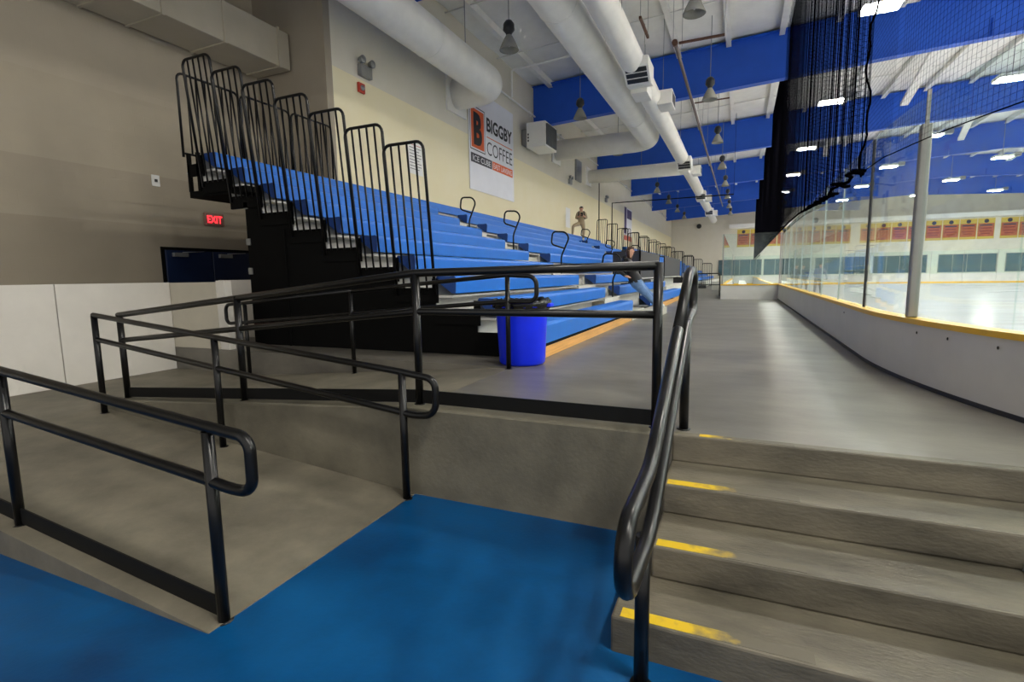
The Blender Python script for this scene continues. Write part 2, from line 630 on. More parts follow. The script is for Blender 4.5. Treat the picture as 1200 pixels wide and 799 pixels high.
for v in me.vertices:
    v.co = Vector((BX + .054, 7.63 + v.co.x, 2.235 + v.co.y))
me.materials.append(REDL)
link('lettering', me, ex)
sw = thing('wall_switch', 'small white switch plate alone on the taupe wall', 'switch', (BX, 6.65, 2.94))
MB().box(BX, BX + .015, 6.58, 6.73, 2.84, 3.05).build('plate', SIGNW, sw, bevel=.004)
MB().box(BX + .015, BX + .03, 6.63, 6.68, 2.92, 2.97).build('toggle', DARKL, sw)

pt = thing('partition', 'tall white partition panels along the ramp landing', 'partition', (-8.05, 3.5, -.34))
for y0, y1 in ((-.6, .9), (.91, 2.3), (2.31, 3.71), (3.72, 5.176)):
    MB().box(-8.06, -8.0, y0, y1, -.335, .995).build('panel', PANEL, pt, bevel=.004)
pt = thing('partition', 'cream partition panel standing across the concourse edge', 'partition', (-7.4, 5.22, 0))
MB().box(-8.07, -6.98, 5.182, 5.24, .002, .99).build('panel', PANEL2, pt, bevel=.006)
MB().box(-6.98, -6.8, 5.185, 5.3, .002, 1.01).build('end_post', PANEL, pt, bevel=.006)
pt = MB().box(-8.7, -7.86, 6.52, 6.58, .002, 1.02).build('partition', PANEL, bevel=.006)
tag(pt, 'short grey white partition tucked beside the black bleacher end', 'partition')


# ------------------------------------------------------------------ handrails
def rail(name, label, base):
    return thing(name, label, 'handrail', base)


def pipe(parent, name, pts, r=.026, fr=0, n=12):
    return MB().tube(fillet(pts, fr) if fr else pts, r, n).build(name, BLACKP, parent)


def post(parent, x, y, z0, z1, r=.029):
    o = MB().tube([(x, y, z0), (x, y, z1)], r, 12).build('post', BLACKP, parent)
    MB().lathe([(.0, .004), (.045, .004), (.045, .0), (.0, .0)], (x, y, z0), 12).build('base_plate', BLACKP, o)
    return o


lz = lambda x: ZB + (.34 / 4.02) * (-2.28 - x) if x > -6.3 else -.34
# near rail of the lower ramp
Y1 = 1.60
h = rail('ramp_handrail', 'black pipe handrail in the left foreground with looped end', (-4.2, Y1, lz(-4.2)))
pipe(h, 'rail', [(-8.0, Y1, .68), (-6.3, Y1, .665), (-2.3, Y1, .315), (-2.16, Y1, .303), (-2.02, Y1, .292), (-2.02, Y1, .035), (-2.16, Y1, .025), (-2.3, Y1, .045), (-6.3, Y1, .4), (-8.0, Y1, .41)], .027, .14)
for x in (-2.3, -4.16, -6.1, -7.9):
    post(h, x, Y1, lz(x) - .002, lz(x) + .97)
for x0, x1 in ((-4.13, -2.33), (-6.07, -4.19), (-7.87, -6.13)):
    MB().prism([(x1, lz(x1) + .015), (x1, lz(x1) + .115), (x0, lz(x0) + .115), (x0, lz(x0) + .015)], 'y', Y1 - .006, Y1 + .006).build('kick_plate', KICK, h)
# inner rail of the lower ramp
Y2 = 3.14
h = rail('ramp_handrail', 'black pipe handrail sloping down right with loop before the low wall', (-4.2, Y2, lz(-4.2)))
pipe(h, 'rail', [(-6.11, Y2, .675), (-2.3, Y2, .31), (-2.16, Y2, .29), (-2.0, Y2, .275), (-2.0, Y2, -.0), (-2.2, Y2, -.015), (-2.3, Y2, -.0), (-6.08, Y2, .42)], .026, .14)
for x in (-2.29, -4.31, -6.1):
    post(h, x, Y2, lz(x) - .002, .305 + .0958 * (-2.3 - x))
# rail over the retaining wall
Y3 = 3.38
uz = lambda x: -.262 + (.27 / 3.98) * (x + 6.3) if x < -2.32 else .008
h = rail('guard_railing', 'black railing on the low wall, level then sloping down left', (-2.3, Y3, 0))
pipe(h, 'top_rail', [(-6.12, Y3, .655), (-2.3, Y3, 1.04), (-.472, Y3, 1.055)], .03)
pipe(h, 'mid_rail', [(-6.1, Y3, .385), (-2.3, Y3, .743), (-.472, Y3, .745)], .026)
for x in (-6.1, -4.28, -2.3, -.475):
    post(h, x, Y3, uz(x), {-6.1: .66, -4.28: .86, -2.3: 1.04, -.475: 1.075}[x], .031)
for x0, x1 in ((-6.07, -4.31), (-4.25, -2.33), (-2.27, -.5)):
    MB().prism([(x1, uz(x1) + .012), (x1, uz(x1) + .115), (x0, uz(x0) + .115), (x0, uz(x0) + .012)], 'y', Y3 - .006, Y3 + .006).build('kick_plate', KICK, h)
# far rail of the upper ramp
Y4 = 5.09
ru = lambda x: -.34 + .085 * (x + 6.3) if x < -2.3 else 0
h = rail('ramp_handrail', 'black pipe handrail with looped ends in front of the blue bin', (-4.4, Y4, ru(-4.4)))
pipe(h, 'rail', [(-4.4, Y4, .856), (-2.3, Y4, 1.02), (-2.15, Y4, 1.01), (-1.955, Y4, 1.0), (-1.955, Y4, .73), (-2.15, Y4, .735), (-2.3, Y4, .735), (-4.4, Y4, .58),
                 (-6.4, Y4, .418), (-6.52, Y4, .412), (-6.685, Y4, .40), (-6.685, Y4, .665), (-6.52, Y4, .68), (-6.36, Y4, .69), (-4.4, Y4, .856)], .024, .135)
for x in (-6.3, -4.43, -2.29):
    post(h, x, Y4, ru(x) - .002, {-6.3: .69, -4.43: .85, -2.29: 1.02}[x], .026)
# stair rail
SX = -.30
h = rail('stair_handrail', 'glossy black double pipe handrail beside the concrete steps', (SX, 2.7, -.34))
pipe(h, 'rail', [(SX, 2.9, .70), (SX, 2.02, .245), (SX, 1.8, .235), (SX, 1.5, .228), (SX, 1.5, -.02), (SX, 1.75, -.03), (SX, 1.94, -.045), (SX, 2.1, .0), (SX, 3.42, .70),
                 (SX, 3.62, .735), (SX, 3.85, .735), (SX, 3.85, 1.02), (SX, 3.62, 1.02), (SX, 3.48, 1.01), (SX, 2.9, .70)], .03, .14, 14)
post(h, SX - .02, 1.99, ZB, -.03, .03)
post(h, SX - .005, 3.43, .002, .72, .03)

# ------------------------------------------------------------------ bleachers
fx = lambda i: -2.15 - .61 * (i - 1)
fz = lambda i: .45 + .286 * (i - 1)
dk = lambda i: fz(i) - .25
YA0, YA1, YEND, YSTART = 11.45, 12.95, 30.5, 5.85
bl = thing('bleacher', 'near bank of blue bench bleachers with black end panel against cream wall', 'bleachers', (-5, 12, 0))


def bench(parent, i, y0, y1, face=.225):
    x, z = fx(i), fz(i)
    prof = [(x + .0, z - face), (x + .012, z - .05), (x + .004, z - .015), (x - .02, z), (x - .1, z - .006), (x - .2, z - .002), (x - .27, z), (x - .285, z - .02), (x - .285, z - .06), (x - .05, z - face)]
    o = MB().prism(prof, 'y', y0, y1).build('bench_seat', SEAT, parent)
    for ye in (y0, y1):
        s = -1 if ye == y0 else 1
        MB().prism(prof, 'y', ye, ye + s * .012).build('seat_end_cap', SEATD, o)
    return o


def module(parent, i, y0, y1, seat=True):
    x, z = fx(i), fz(i)
    if seat:
        bench(parent, i, y0 + .01, y1 - .01, .265 if i == 1 else .225)
    zb = dk(i - 1) if i > 1 else .14
    MB().box(x - .32, x - .30, y0, y1, zb, z - .05).build('riser', DECK, parent)
    MB().box(fx(i + 1) - .31 if i < 10 else WX + .02, x - .05, y0, y1, dk(i) - .03, dk(i)).build('deck', DECK, parent)


for i in range(1, 11):
    module(bl, i, YSTART, YA0 if i < 10 else YEND)
    yend = {1: 21.5, 2: 21.5, 3: 17.4, 4: 17.4}.get(i, YEND)
    y1 = YA1 if i > 1 else 13.9
    if i <= 4:
        module(bl, i, y1, yend)
    else:
        if i < 10:
            module(bl, i, y1, 23.95)
            module(bl, i, 25.4, YEND)
    # aisle treads
    for a, b in ((YA0, YA1), (23.95, 25.4)):
        if (i < 5 and a > 20) or i == 10:
            continue
        MB().box(fx(i + 1) - .31 if i < 10 else WX + .02, fx(i) - .01, a, b, dk(i) - .06, dk(i)).build('aisle_deck', AISLE, bl)
        MB().box(fx(i) - .02, fx(i), a, b, dk(i - 1) if i > 1 else .0, dk(i) - .001).build('aisle_riser', DECK, bl)
        if i < 10:
            MB().box(fx(i + 1) - .0, fx(i + 1) + .28, a + .12, b - .12, dk(i) + .001, dk(i) + .143).build('aisle_step', AISLE, bl, bevel=.01)
MB().box(-2.15, -1.72, 12.3, 13.85, .002, .17).build('aisle_step', AISLE, bl, bevel=.01)
# wood base boards
MB().box(-2.20, -2.165, YSTART + .02, YA0, .004, .14).build('base_board', WOOD, bl)
MB().box(-2.19, -2.17, YSTART + .02, YA0, .14, .19).build('base_gap', BLACKM, bl)
MB().box(-2.20, -2.165, 13.9, 21.5, .004, .14).build('base_board', WOOD, bl)
# stepped black end panel
prof = [(-7.05, .004), (-7.05, 2.3)]
xs = [(i, fx(i + 1) - .30, fx(i) - .30) for i in range(9, 0, -1)]
prof = [(-7.05, .004)]
for i, xa, xb in xs:
    if xb < -7.05:
        continue
    prof += [(max(xa, -7.05), dk(i) + .1), (xb, dk(i) + .1)]
prof += [(-2.3, dk(1) - .0), (-2.3, .004)]
MB().prism(prof, 'y', YSTART - .01, YSTART + .02).build('end_panel', BLACKM, bl)
MB().box(-6.28, -6.24, YSTART - .04, YSTART - .01, .004, 1.75).build('panel_trim', BLACKM, bl)
MB().box(-7.05, -7.0, YSTART, 9, .004, 2.3).build('rear_closure', BLACKM, bl)
for zz in (1.1, 1.55, 2.1):
    MB().box(-7.06, -6.98, YSTART - .03, YSTART - .012, zz, zz + .1).build('latch', STEELM, bl)
for i in range(1, 11):     # end frames under each deck
    xa = fx(i + 1) - .31 if i < 10 else -8.27
    MB().box(xa, fx(i) - .28, YSTART - .03, YSTART + .0, dk(i) - .09, dk(i) + (.1 if i > 7 else 0)).build('end_bracket', BLACKM, bl)
    MB().box(fx(i) - .33, fx(i) - .25, YSTART - .035, YSTART - .005, dk(i) - .1, fz(i) - .03).build('seat_bracket', BLACKM, bl)
MB().box(-8.27, -8.22, YSTART - .03, YSTART + .02, 2.45, 3.05).build('end_post', BLACKM, bl)
MB().box(-8.05, -8.0, YSTART - .03, YSTART + .02, 2.45, 3.05).build('end_post', BLACKM, bl)
MB().box(-8.3, -7.0, YSTART, 9.1, 2.36, 2.46).build('deck_frame', BLACKM, bl)


def guard(parent, P, u, v, w, hgt, bars=4, fr=.02, br=.0135, split=True, cr=.1, rail=True):
    """leaning guard panel: P bottom corner, u along the width, v up the (leaning) height"""
    P, u, v = Vector(P), Vector(u).normalized(), Vector(v).normalized()
    q = lambda a, b: P + u * a + v * b
    fm = MB().tube(fillet([q(0, 0), q(0, hgt), q(w, hgt), q(w, 0)], cr, 4), fr, 8)
    if not split:
        for k in range(1, bars + 1):
            a = w * k / (bars + 1)
            fm.tube([q(a, 0), q(a, hgt)], br, 4)
        fm.tube([q(0, .05), q(w, .05)], br, 4)
        return fm.build('guard_rail', BLACKP, parent)
    if rail:
        fm.tube([q(0, .06), q(w, .06)], fr * .9, 8)
    g = fm.build('guard_rail', BLACKP, parent)
    for k in range(1, bars + 1):
        a = w * k / (bars + 1)
        MB().tube([q(a, .06), q(a, hgt)], br, 8).build('bar', BLACKP, g)
    return g


for i in range(4, 11):
    zb, zt = dk(i) - .28, 2.68 + .277 * (i - 4)
    yb, yt = YSTART - .045, 5.63
    v = (0, yt - yb, zt - zb)
    guard(bl, (fx(i) - .265, yb, zb), (1, 0, 0), v, .60, Vector(v).length, rail=False)
# rear guards behind the top row, then the far end guards
for y0 in (5.8, 6.95, 8.1):
    guard(bl, (-8.3, y0, 3.0), (0, 1, 0), (0, 0, 1), 1.1, 1.3, 6)
for i in range(2, 11):
    guard(bl, (fx(i) - .265, YEND + .03, dk(i) - .05), (1, 0, 0), (0, .12, 1), .60, 1.55, 4, .022, .014, False)
# front fascia over the lower rows
for y0, y1 in ((17.43, 21.75), (23.3, 29.6)):
    MB().box(-3.08, -3.03, y0, y1, .9, 1.78).build('fascia_panel', FASCIA, bl)
    MB().box(-3.95, -3.03, y0, y0 + .04, .2, 1.78).build('fascia_panel', FASCIA, bl)
    MB().box(-4.0, -3.0, y0, y1, .86, .9).build('fascia_deck', DECK, bl)
for y in (21.8, 22.4, 29.7):
    MB().box(-3.08, -3.0, y, y + .35, .9, 1.7).build('fascia_end', SEAT, bl)
for i in (1, 2, 3):
    MB().box(-3.9, fx(i) + .0, 21.9, 29.6, max(.05, dk(i) - .25), dk(i) + .03).build('lower_step', DECK, bl)
MB().box(-3.9, -2.2, 21.95, 29.55, .003, .05).build('base_gap', BLACKM, bl)


# aisle handrails
def aisle_rail(x, y, zb, parent=bl, s=1.0):
    pts = [(x, y, zb), (x, y, zb + .34), (x + .2, y, zb + .82), (x + .06, y, zb + .97), (x - .23, y, zb + .93), (x - .27, y, zb + .66), (x + .105, y, zb + .60)]
    pts = [(x, y, zb), (x, y, zb + .42), (x + .20, y, zb + .86), (x + .1, y, zb + 1.0), (x - .22, y, zb + 1.02), (x - .26, y, zb + .72), (x + .09, y, zb + .60)]
    MB().tube(fillet(pts, .08, 4), .021, 8).build('aisle_handrail', BLACKP, parent)


for x, i in ((-6.55, 8), (-5.30, 6), (-4.03, 4), (-2.76, 2)):
    aisle_rail(x, 12.2, dk(i) + .0 if i != 8 else dk(7) + .14)
for x, i in ((-6.9, 8), (-5.7, 6), (-4.5, 5)):
    aisle_rail(x, 24.7, dk(i))

# second, distant bank
b2 = thing('bleacher', 'distant small bank of blue bleachers near the far end wall', 'bleachers', (-5, 48, 0))
for i in range(1, 11):
    x, z = fx(i), fz(i)
    y0 = 38
    MB().box(x - .28, x, y0, 62, z - .22, z).build('bench_seat', SEAT if i > 1 else DECK, b2)
    MB().box(x - .63, x - .28, y0, 62, z - .47, z - .25).build('deck', DECK, b2)
    guard(b2, (x - .27, y0 - .05, dk(i)), (1, 0, 0), (0, -.1, 1), .6, 1.5, 4, .022, .014, False)
MB().prism([(-7.9, .003)] + [q for i in range(10, 0, -1) for q in ((fx(i) - .62, dk(i)), (fx(i), dk(i)))] + [(-2.15, .003)], 'y', 37.97, 38).build('end_panel', FASCIA, b2)

# trash bin
tb = thing('trash_bin', 'round bright blue trash bin with black bag liner', 'bin', (-2.29, 5.48, 0))
MB().lathe([(0, .003), (.245, .003), (.265, .03), (.295, .62), (.30, .66)], (-2.29, 5.48, 0), 32).build('barrel', CANB, tb)
MB().lathe([(.30, .655), (.32, .66), (.325, .70), (.305, .71), (.29, .69)], (-2.29, 5.48, 0), 32).build('rim', CANB, tb)
for s in (-1, 1):
    MB().box(-2.29 + s * .335 - .035, -2.29 + s * .335 + .035, 5.42, 5.54, .66, .70).build('handle', CANB, tb, bevel=.01)
mb = MB()
n = 48
vs, fs = [], []
for j, (r, hh) in enumerate(((.298, .62), (.33, .67), (.335, .72), (.315, .745), (.285, .73), (.27, .62), (.2, .45), (0.02, .4))):
    for k in range(n):
        rr = r + random.uniform(-.012, .012) * (j < 5)
        a = 2 * PI * k / n
        vs.append((-2.29 + rr * math.cos(a), 5.48 + rr * math.sin(a), hh + random.uniform(-.018, .018)))
for j in range(7):
    for k in range(n):
        l = (k + 1) % n
        fs.append((j * n + k, j * n + l, (j + 1) * n + l, (j + 1) * n + k))
mb.add(vs, fs, True).build('bag_liner', BAG, tb)

# ------------------------------------------------------------------ things on the cream wall
bn = thing('wall_banner', 'tall white coffee advertising banner with orange square on cream wall', 'banner', (WX + .03, 17.4, 3.93))
MB().box(WX + .015, WX + .03, 15.62, 19.28, 3.93, 7.25).build('cloth', BANW, bn)


def wall_text(txt, y0, z0, hh, w, m, parent, bold, x=WX + .0345, name='lettering'):
    me = text_mesh(txt, hh, w, bold)
    for v in me.vertices:
        v.co = Vector((x, y0 + v.co.x, z0 + v.co.y))
    me.materials.append(m)
    return link(name, me, parent)


def wall_plate(y0, y1, z0, z1, m, parent, x=WX + .031, name='printed_block'):
    return MB().box(x - .0012, x + .001, y0, y1, z0, z1).build(name, m, parent)


wall_plate(15.70, 16.80, 5.24, 6.66, INK, bn, WX + .031)
wall_plate(15.73, 16.77, 5.27, 6.63, BANW, bn, WX + .032)
wall_plate(15.78, 16.72, 5.32, 6.58, ORANGE, bn, WX + .033)
wall_text('B', 15.95, 5.42, 1.06, .62, INK, bn, .05, WX + .036)
wall_text('BIGGBY', 16.93, 6.06, .48, 2.2, INK, bn, .03)
wall_plate(16.93, 19.15, 5.86, 5.89, ORANGE, bn, WX + .0335)
wall_text('COFFEE', 16.93, 5.28, .46, 2.2, INKG, bn, -.004)
wall_plate(15.72, 17.32, 4.83, 5.13, INKG, bn, WX + .0335)
wall_plate(17.36, 19.15, 4.83, 5.13, ORANGE, bn, WX + .0335)
wall_text('ICE', 15.85, 4.89, .18, .46, BANW, bn, 0, WX + .037)
wall_text('CUBE', 16.44, 4.89, .18, .76, BANW, bn, 0, WX + .037)
wall_text('EAST', 17.45, 4.89, .18, .55, BANW, bn, 0, WX + .037)
wall_text('LANSING', 18.1, 4.89, .18, .97, BANW, bn, 0, WX + .037)


def emergency_light(y, z, label):
    e = thing('emergency_light', label, 'emergency light', (WX, y, z))
    MB().box(WX + .003, WX + .12, y - .2, y + .2, z - .18, z + .08).build('battery_box', STEELM, e, bevel=.01)
    for s in (-1, 1):
        k = MB().lathe([(0, -.07), (.06, -.06), (.09, .05), (.085, .06), (0, .05)], (WX + .12, y + s * .17, z + .16), 14, 'x').build('lamp_head', STEELM, e)
        MB().tube([(WX + .06, y + s * .14, z + .06), (WX + .1, y + s * .17, z + .14)], .02, 6).build('bracket', DARKL, k)


emergency_light(10.44, 5.9, 'twin head emergency light above the red alarm box')
emergency_light(26.6, 5.9, 'small twin head emergency light beyond the wall heater')
emergency_light(34.5, 5.95, 'far twin head emergency light past the standing person')
al = thing('fire_alarm', 'small red fire alarm on cream wall under emergency light', 'alarm', (WX, 10.3, 5.44))
MB().box(WX + .003, WX + .06, 10.2, 10.42, 5.34, 5.56).build('housing', mat('alarm_red', (190, 62, 44), .5), al, bevel=.01)
MB().lathe([(.06, 0), (.06, .03), (0, .035)], (WX + .06, 10.31, 5.45), 12, 'x').build('strobe', STEELM, al)
pn = thing('notice_paper', 'white printed notice taped on the cream wall behind guard rails', 'notice', (WX, 12.5, 4.2))
MB().box(WX + .003, WX + .008, 12.15, 12.85, 3.85, 4.7).build('sheet', SIGNW, pn)
for k in range(9):
    MB().box(WX + .008, WX + .0095, 12.22, 12.78 - .1 * (k % 3 == 2), 4.62 - k * .08, 4.635 - k * .08).build('text_line', mat('notice_ink', (200, 90, 80), .6) if k == 0 else INKG, pn)
pn = MB().box(WX + .003, WX + .006, 26.0, 26.75, 3.5, 4.5).build('notice_paper', SIGNW)
tag(pn, 'white paper notice on the wall near the standing person', 'notice')
fb = thing('wall_banner', 'distant small white banner with purple and red blocks on cream wall', 'banner', (WX, 42, 4))
MB().box(WX + .01, WX + .02, 40.6, 43.6, 4.1, 6.2).build('cloth', BANW, fb)
MB().box(WX + .02, WX + .023, 40.6, 41.4, 4.2, 6.2).build('printed_block', mat('purple', (60, 44, 96), .6), fb)
MB().box(WX + .02, WX + .023, 41.6, 43.5, 5.4, 6.1).build('printed_block', mat('purple', (60, 44, 96), .6), fb)
MB().box(WX + .02, WX + .023, 40.6, 43.5, 3.7, 4.05).build('printed_block', mat('red_print', (206, 90, 70), .6), fb)

ht = thing('unit_heater', 'grey box unit heater with front louvres hung on cream wall', 'heater', (-7.7, 20.7, 6.1))
MB().box(-8.05, -7.25, 20.0, 21.35, 6.12, 7.08).build('cabinet', DUCT, ht, bevel=.015)
MB().box(WX, -8.05, 20.2, 21.1, 6.3, 6.9).build('bracket', STEELM, ht)
MB().box(-7.25, -7.235, 20.08, 21.27, 6.2, 7.0).build('grille_back', DARKL, ht)
for k in range(9):
    y = 20.12 + k * .135
    MB().box(-7.24, -7.19, y, y + .03, 6.2, 7.0).build('louvre', STEELM, ht)
for k in range(3):
    MB().box(-8.0, -7.95 + .0, 19.985, 20.0, 6.35 + k * .12, 6.42 + k * .12).build('vent_slot', DARKL, ht)
cb = MB().box(WX + .003, WX + .1, 27.6, 28.6, 6.1, 7.2).build('electrical_panel', STEELM, bevel=.01)
tag(cb, 'grey louvred electrical panel on wall under second duct branch', 'panel')

# conduits along the wall
cd = thing('conduit', 'long white conduit run along the upper cream wall', 'pipe', (WX + .1, 30, 7.6))
MB().tube([(WX + .08, 15, 7.76), (WX + .08, 68, 7.6)], .035, 8).build('run', WHITEM, cd)
for y in range(17, 66, 4):
    MB().box(WX + .003, WX + .12, y - .02, y + .02, 7.6, 7.84).build('clip', WHITEM, cd)
sp = thing('sprinkler_pipe', 'white sprinkler pipe dropping beside the first duct elbow', 'pipe', (-7, 18.8, 8.6))
MB().tube(fillet([(WX + .17, 18.9, 7.75), (WX + .17, 18.9, 8.72), (-4.2, 18.9, 8.9)], .1), .04, 8).build('pipe_run', WHITEM, sp)


# ------------------------------------------------------------------ round ducts
def elbow_path(p0, corner, p1, R, n=10):
    return fillet([p0, corner, p1], R, n)


d1 = thing('round_duct', 'largest white round duct curving into the cream wall by the banner', 'duct', (-7, 8, 6.2))
MB().tube(elbow_path((-7.0, -6, 6.66), (-7.0, 14.85, 6.66), (WX + .05, 14.85, 6.66), .85), .45, 32).build('duct_tube', DUCT, d1)
MB().box(WX, WX + .06, 14.25, 15.45, 6.06, 7.26).build('wall_flange', DUCT, d1)
for y in (2.5, 7.2, 11.2):
    MB().tube([(-7 + .453 * math.cos(a), y, 6.66 + .453 * math.sin(a)) for a in [2 * PI * k / 32 for k in range(32)]], .008, 5, True).build('joint_ring', DUCT, d1)
for y in (3, 8, 12.6):
    MB().tube([(-6.75, y, 7.02), (-6.75, y, roof(-6.75))], .012, 6).build('hanger_rod', STEELM, d1)

d2_ = thing('round_duct', 'middle white round duct turning left to the wall past heater', 'duct', (-3.9, 15, 6.5))
MB().tube(elbow_path((-3.88, -6, 6.95), (-3.88, 24.45, 6.95), (WX + .05, 24.45, 6.95), .8), .465, 32).build('duct_tube', DUCT, d2_)
MB().box(WX, WX + .06, 23.85, 25.05, 6.35, 7.55).build('wall_flange', DUCT, d2_)
for y in (5, 11.5, 20.4):
    MB().tube([(-3.88 + .469 * math.cos(a), y, 6.95 + .469 * math.sin(a)) for a in [2 * PI * k / 32 for k in range(32)]], .008, 5, True).build('joint_ring', DUCT, d2_)
for y in (8, 14, 20):
    for s in (-1, 1):
        MB().tube([(-3.88 + s * .46, y, 6.95), (-3.88 + s * .46, y, roof(-3.9))], .008, 6).build('hanger_rod', STEELM, d2_)

d3 = thing('round_duct', 'long thin white round duct with box diffusers running down the hall', 'duct', (-2.88, 30, 6.4))
MB().tube([(-2.88, -6, 6.7), (-2.88, 61, 6.7)], .315, 28).build('duct_tube', DUCT, d3)
MB().tube([(-2.88, 30.3, 6.7), (WX + .05, 30.3, 6.7)], .36, 28).build('branch_tube', DUCT, d3)
MB().box(WX, WX + .06, 29.8, 30.8, 6.2, 7.2).build('wall_flange', DUCT, d3)
for y in (14.6, 27.4, 39, 49.5):
    o = MB().prism([(y, 6.72), (y + .95, 6.72), (y + .95, 6.22), (y + .55, 6.18), (y, 6.5)], 'x', -3.1, -2.42).build('diffuser', DUCT, d3, bevel=.01, seg=1)
    for k in range(3):
        u0, u1 = .1 + k * .28, .3 + k * .28
        lz_ = lambda u: 6.5 - .32 * u - .008
        MB().prism([(y + .55 * u0, lz_(u0)), (y + .55 * u1, lz_(u1)), (y + .55 * u1 + .004, lz_(u1) - .012), (y + .55 * u0 + .004, lz_(u0) - .012)], 'x', -3.04, -2.48).build('louvre_slot', DARKL, o)
    MB().box(-3.12, -2.64, y + 1.25, y + 2.1, 6.2, 6.62).build('diffuser', DUCT, d3, bevel=.01, seg=1)
    o = MB().box(-2.66, -2.2, y + 3.3, y + 4.2, 6.42, 6.86).build('diffuser', DUCT, d3, bevel=.01, seg=1)
    MB().box(-2.2, -2.195, y + 3.38, y + 4.12, 6.48, 6.8).build('louvre_face', DARKL, o)
for y in (6, 12, 18.5, 24, 34, 44, 54):
    for s in (-1, 1):
        MB().tube([(-2.88 + s * .31, y, 6.7), (-2.88 + s * .31, y, roof(-2.9))], .008, 6).build('hanger_rod', STEELM, d3)

# radiant heater tube on hangers
rt = thing('radiant_heater_tube', 'thin dark heater tube hung along the ceiling beside the long duct', 'heater', (-1.85, 30, 7.3))
MB().tube([(-1.88, 15.7, 7.3), (-1.8, 54, 7.3)], .05, 8).build('tube', mat('heater_tube', (120, 110, 104), .4, .5), rt)
MB().tube([(-1.88, 15.6, 7.3), (-1.88, 15.75, 7.3)], .08, 8).build('end_cap', BROWNM, rt)
for y in (16, 22, 28, 36, 44, 52):
    for s in (-.12, .12):
        MB().tube([(-1.85 + s, y, 7.3), (-1.85 + s, y, roof(-1.85))], .007, 5).build('hanger_wire', STEELM, rt)
cbar = MB().box(-1.8, -.6, 15.83, 15.88, 7.32, 7.38).build('hanger_bar', BROWNM, rt)
MB().box(-.62, -.58, 15.8, 15.9, 7.3, roof(-.6)).build('hanger_wire', WHITEM, rt)
MB().tube([(-.6, 21.2, 7.3), (-1.8, 21.25, 7.3)], .025, 6).build('hanger_bar', BROWNM, rt)
hb = thing('hanging_bar', 'short rusty bar hanging on two wires from the ceiling', 'bar', (-2.5, 14.4, 7.3))
MB().box(-2.53, -2.47, 13.8, 15.0, 7.27, 7.33).build('bar', BROWNM, hb)
for y in (13.85, 14.95):
    MB().tube([(-2.5, y, 7.33), (-2.5, y, roof(-2.5))], .007, 5).build('wire', STEELM, hb)

pf = thing('pipe_frame', 'thin black pipe crossing from the seating wall to the ducts', 'pipe', (-7.07, 30.9, 2.7))
MB().tube([(-7.07, 30.9, dk(9)), (-7.07, 30.9, 5.2), (-.5, 30.9, 5.2)], .035, 8).build('frame_pipe', BLACKM, pf)
MB().tube([(-.5, 30.9, 5.2), (-.5, 30.9, roof(-.5))], .008, 6).build('hanger_wire', BLACKM, pf)
MB().tube([(-7.85, 30.9, dk(10)), (-7.85, 30.9, 6.4)], .03, 8).build('upright', BLACKM, pf)


# ------------------------------------------------------------------ high-bay pendants over the concourse
def pendant(x, y, z, label):
    p = thing('pendant_lamp', label, 'lamp', (x, y, z - .25), 'unlit high bay pendants')
    L = lambda nm, b, m: local(p, nm, b, m)
    c = (0, 0, .25)
    L('cord', MB().tube([(0, 0, .65), (0, 0, roof(x) - z + .25)], .012, 6), STEELM)
    L('ballast', MB().lathe([(0, .42), (.08, .42), (.14, .34), (.15, .2), (.09, .13), (.06, .06), (0, .06)], c, 16), DARKL)
    L('glass_bell', MB().lathe([(.07, .08), (.13, -.02), (.2, -.16), (.25, -.28), (.24, -.29), (.18, -.16), (.1, 0)], c, 20), BELL)
    L('bulb', MB().lathe([(0, -.2), (.06, -.15), (.07, -.08), (.03, .04)], c, 12), SIGNW)
    return p


ord_ = ['first', 'second', 'third', 'fourth', 'fifth', 'sixth', 'seventh', 'eighth']
for k in range(8):
    pendant(-1.15, 12.9 + 6.25 * k, 7.0, ord_[k] + ' unlit pendant lamp in the row above the walkway')
for k in range(8):
    pendant(-5.6, 12.8 + 6.4 * k, 7.0, ord_[k] + ' unlit pendant lamp in the row above the seating')

# ------------------------------------------------------------------ rink lamps, plus one added row out of view
colname = ['closest to the net', 'second from the net', 'third from the net', 'fourth from the net', 'farthest from the net']
for a, x in enumerate((3.1, 8.7, 14.5, 20.1, 25.8)):
    for b, y in enumerate((.2, 8.6, 17.1, 25.3, 33.9, 42.4, 51, 59.6)):  # first row across is out of view, added to brighten the stairs and foreground
        l = thing('rink_lamp', ord_[b] + ' lit lamp down the rink in the row ' + colname[a], 'lamp', (x, y, 7.8), 'rink lamps')
        local(l, 'diffuser', MB().box(-.42, .42, -.32, .32, -.012, 0), LAMP)
        local(l, 'housing', MB().box(-.46, .46, -.36, .36, .001, .14), WHITEM, bevel=.01, seg=1)
        local(l, 'ballast', MB().box(.5, .86, -.16, .16, .02, .26), STEELM, bevel=.02, seg=1)
        local(l, 'hanger', MB().tube([(0, 0, .14), (0, 0, roof(x) - 7.8)], .012, 6), STEELM)
# white ceiling braces seen through the glass
for x0, y0, x1, y1, lb in ((6.0, 22.5, 6.9, 31.5, 'large white ceiling trough seen right above the net hem'), (12, 22.5, 13, 31.5, 'white ceiling trough at the right edge beside a bright lamp'), (10.2, 33, 12.4, 42.5, 'white ceiling trough seen through the glass right of the post'), (17, 44, 18.5, 53, 'far white ceiling trough low over the red banners'), (4, 33, 5, 42, 'white ceiling trough seen through the gathered net folds')):
    t_ = MB().box(-.16, .16, 0, math.hypot(x1 - x0, y1 - y0), -.08, .08).build('light_trough', WHITEM)
    t_.location = (x0, y0, roof(x0) - .75)
    t_.rotation_euler = (0, 0, -math.atan2(x1 - x0, y1 - y0))
    tag(t_, lb, 'trough', 'white ceiling troughs')

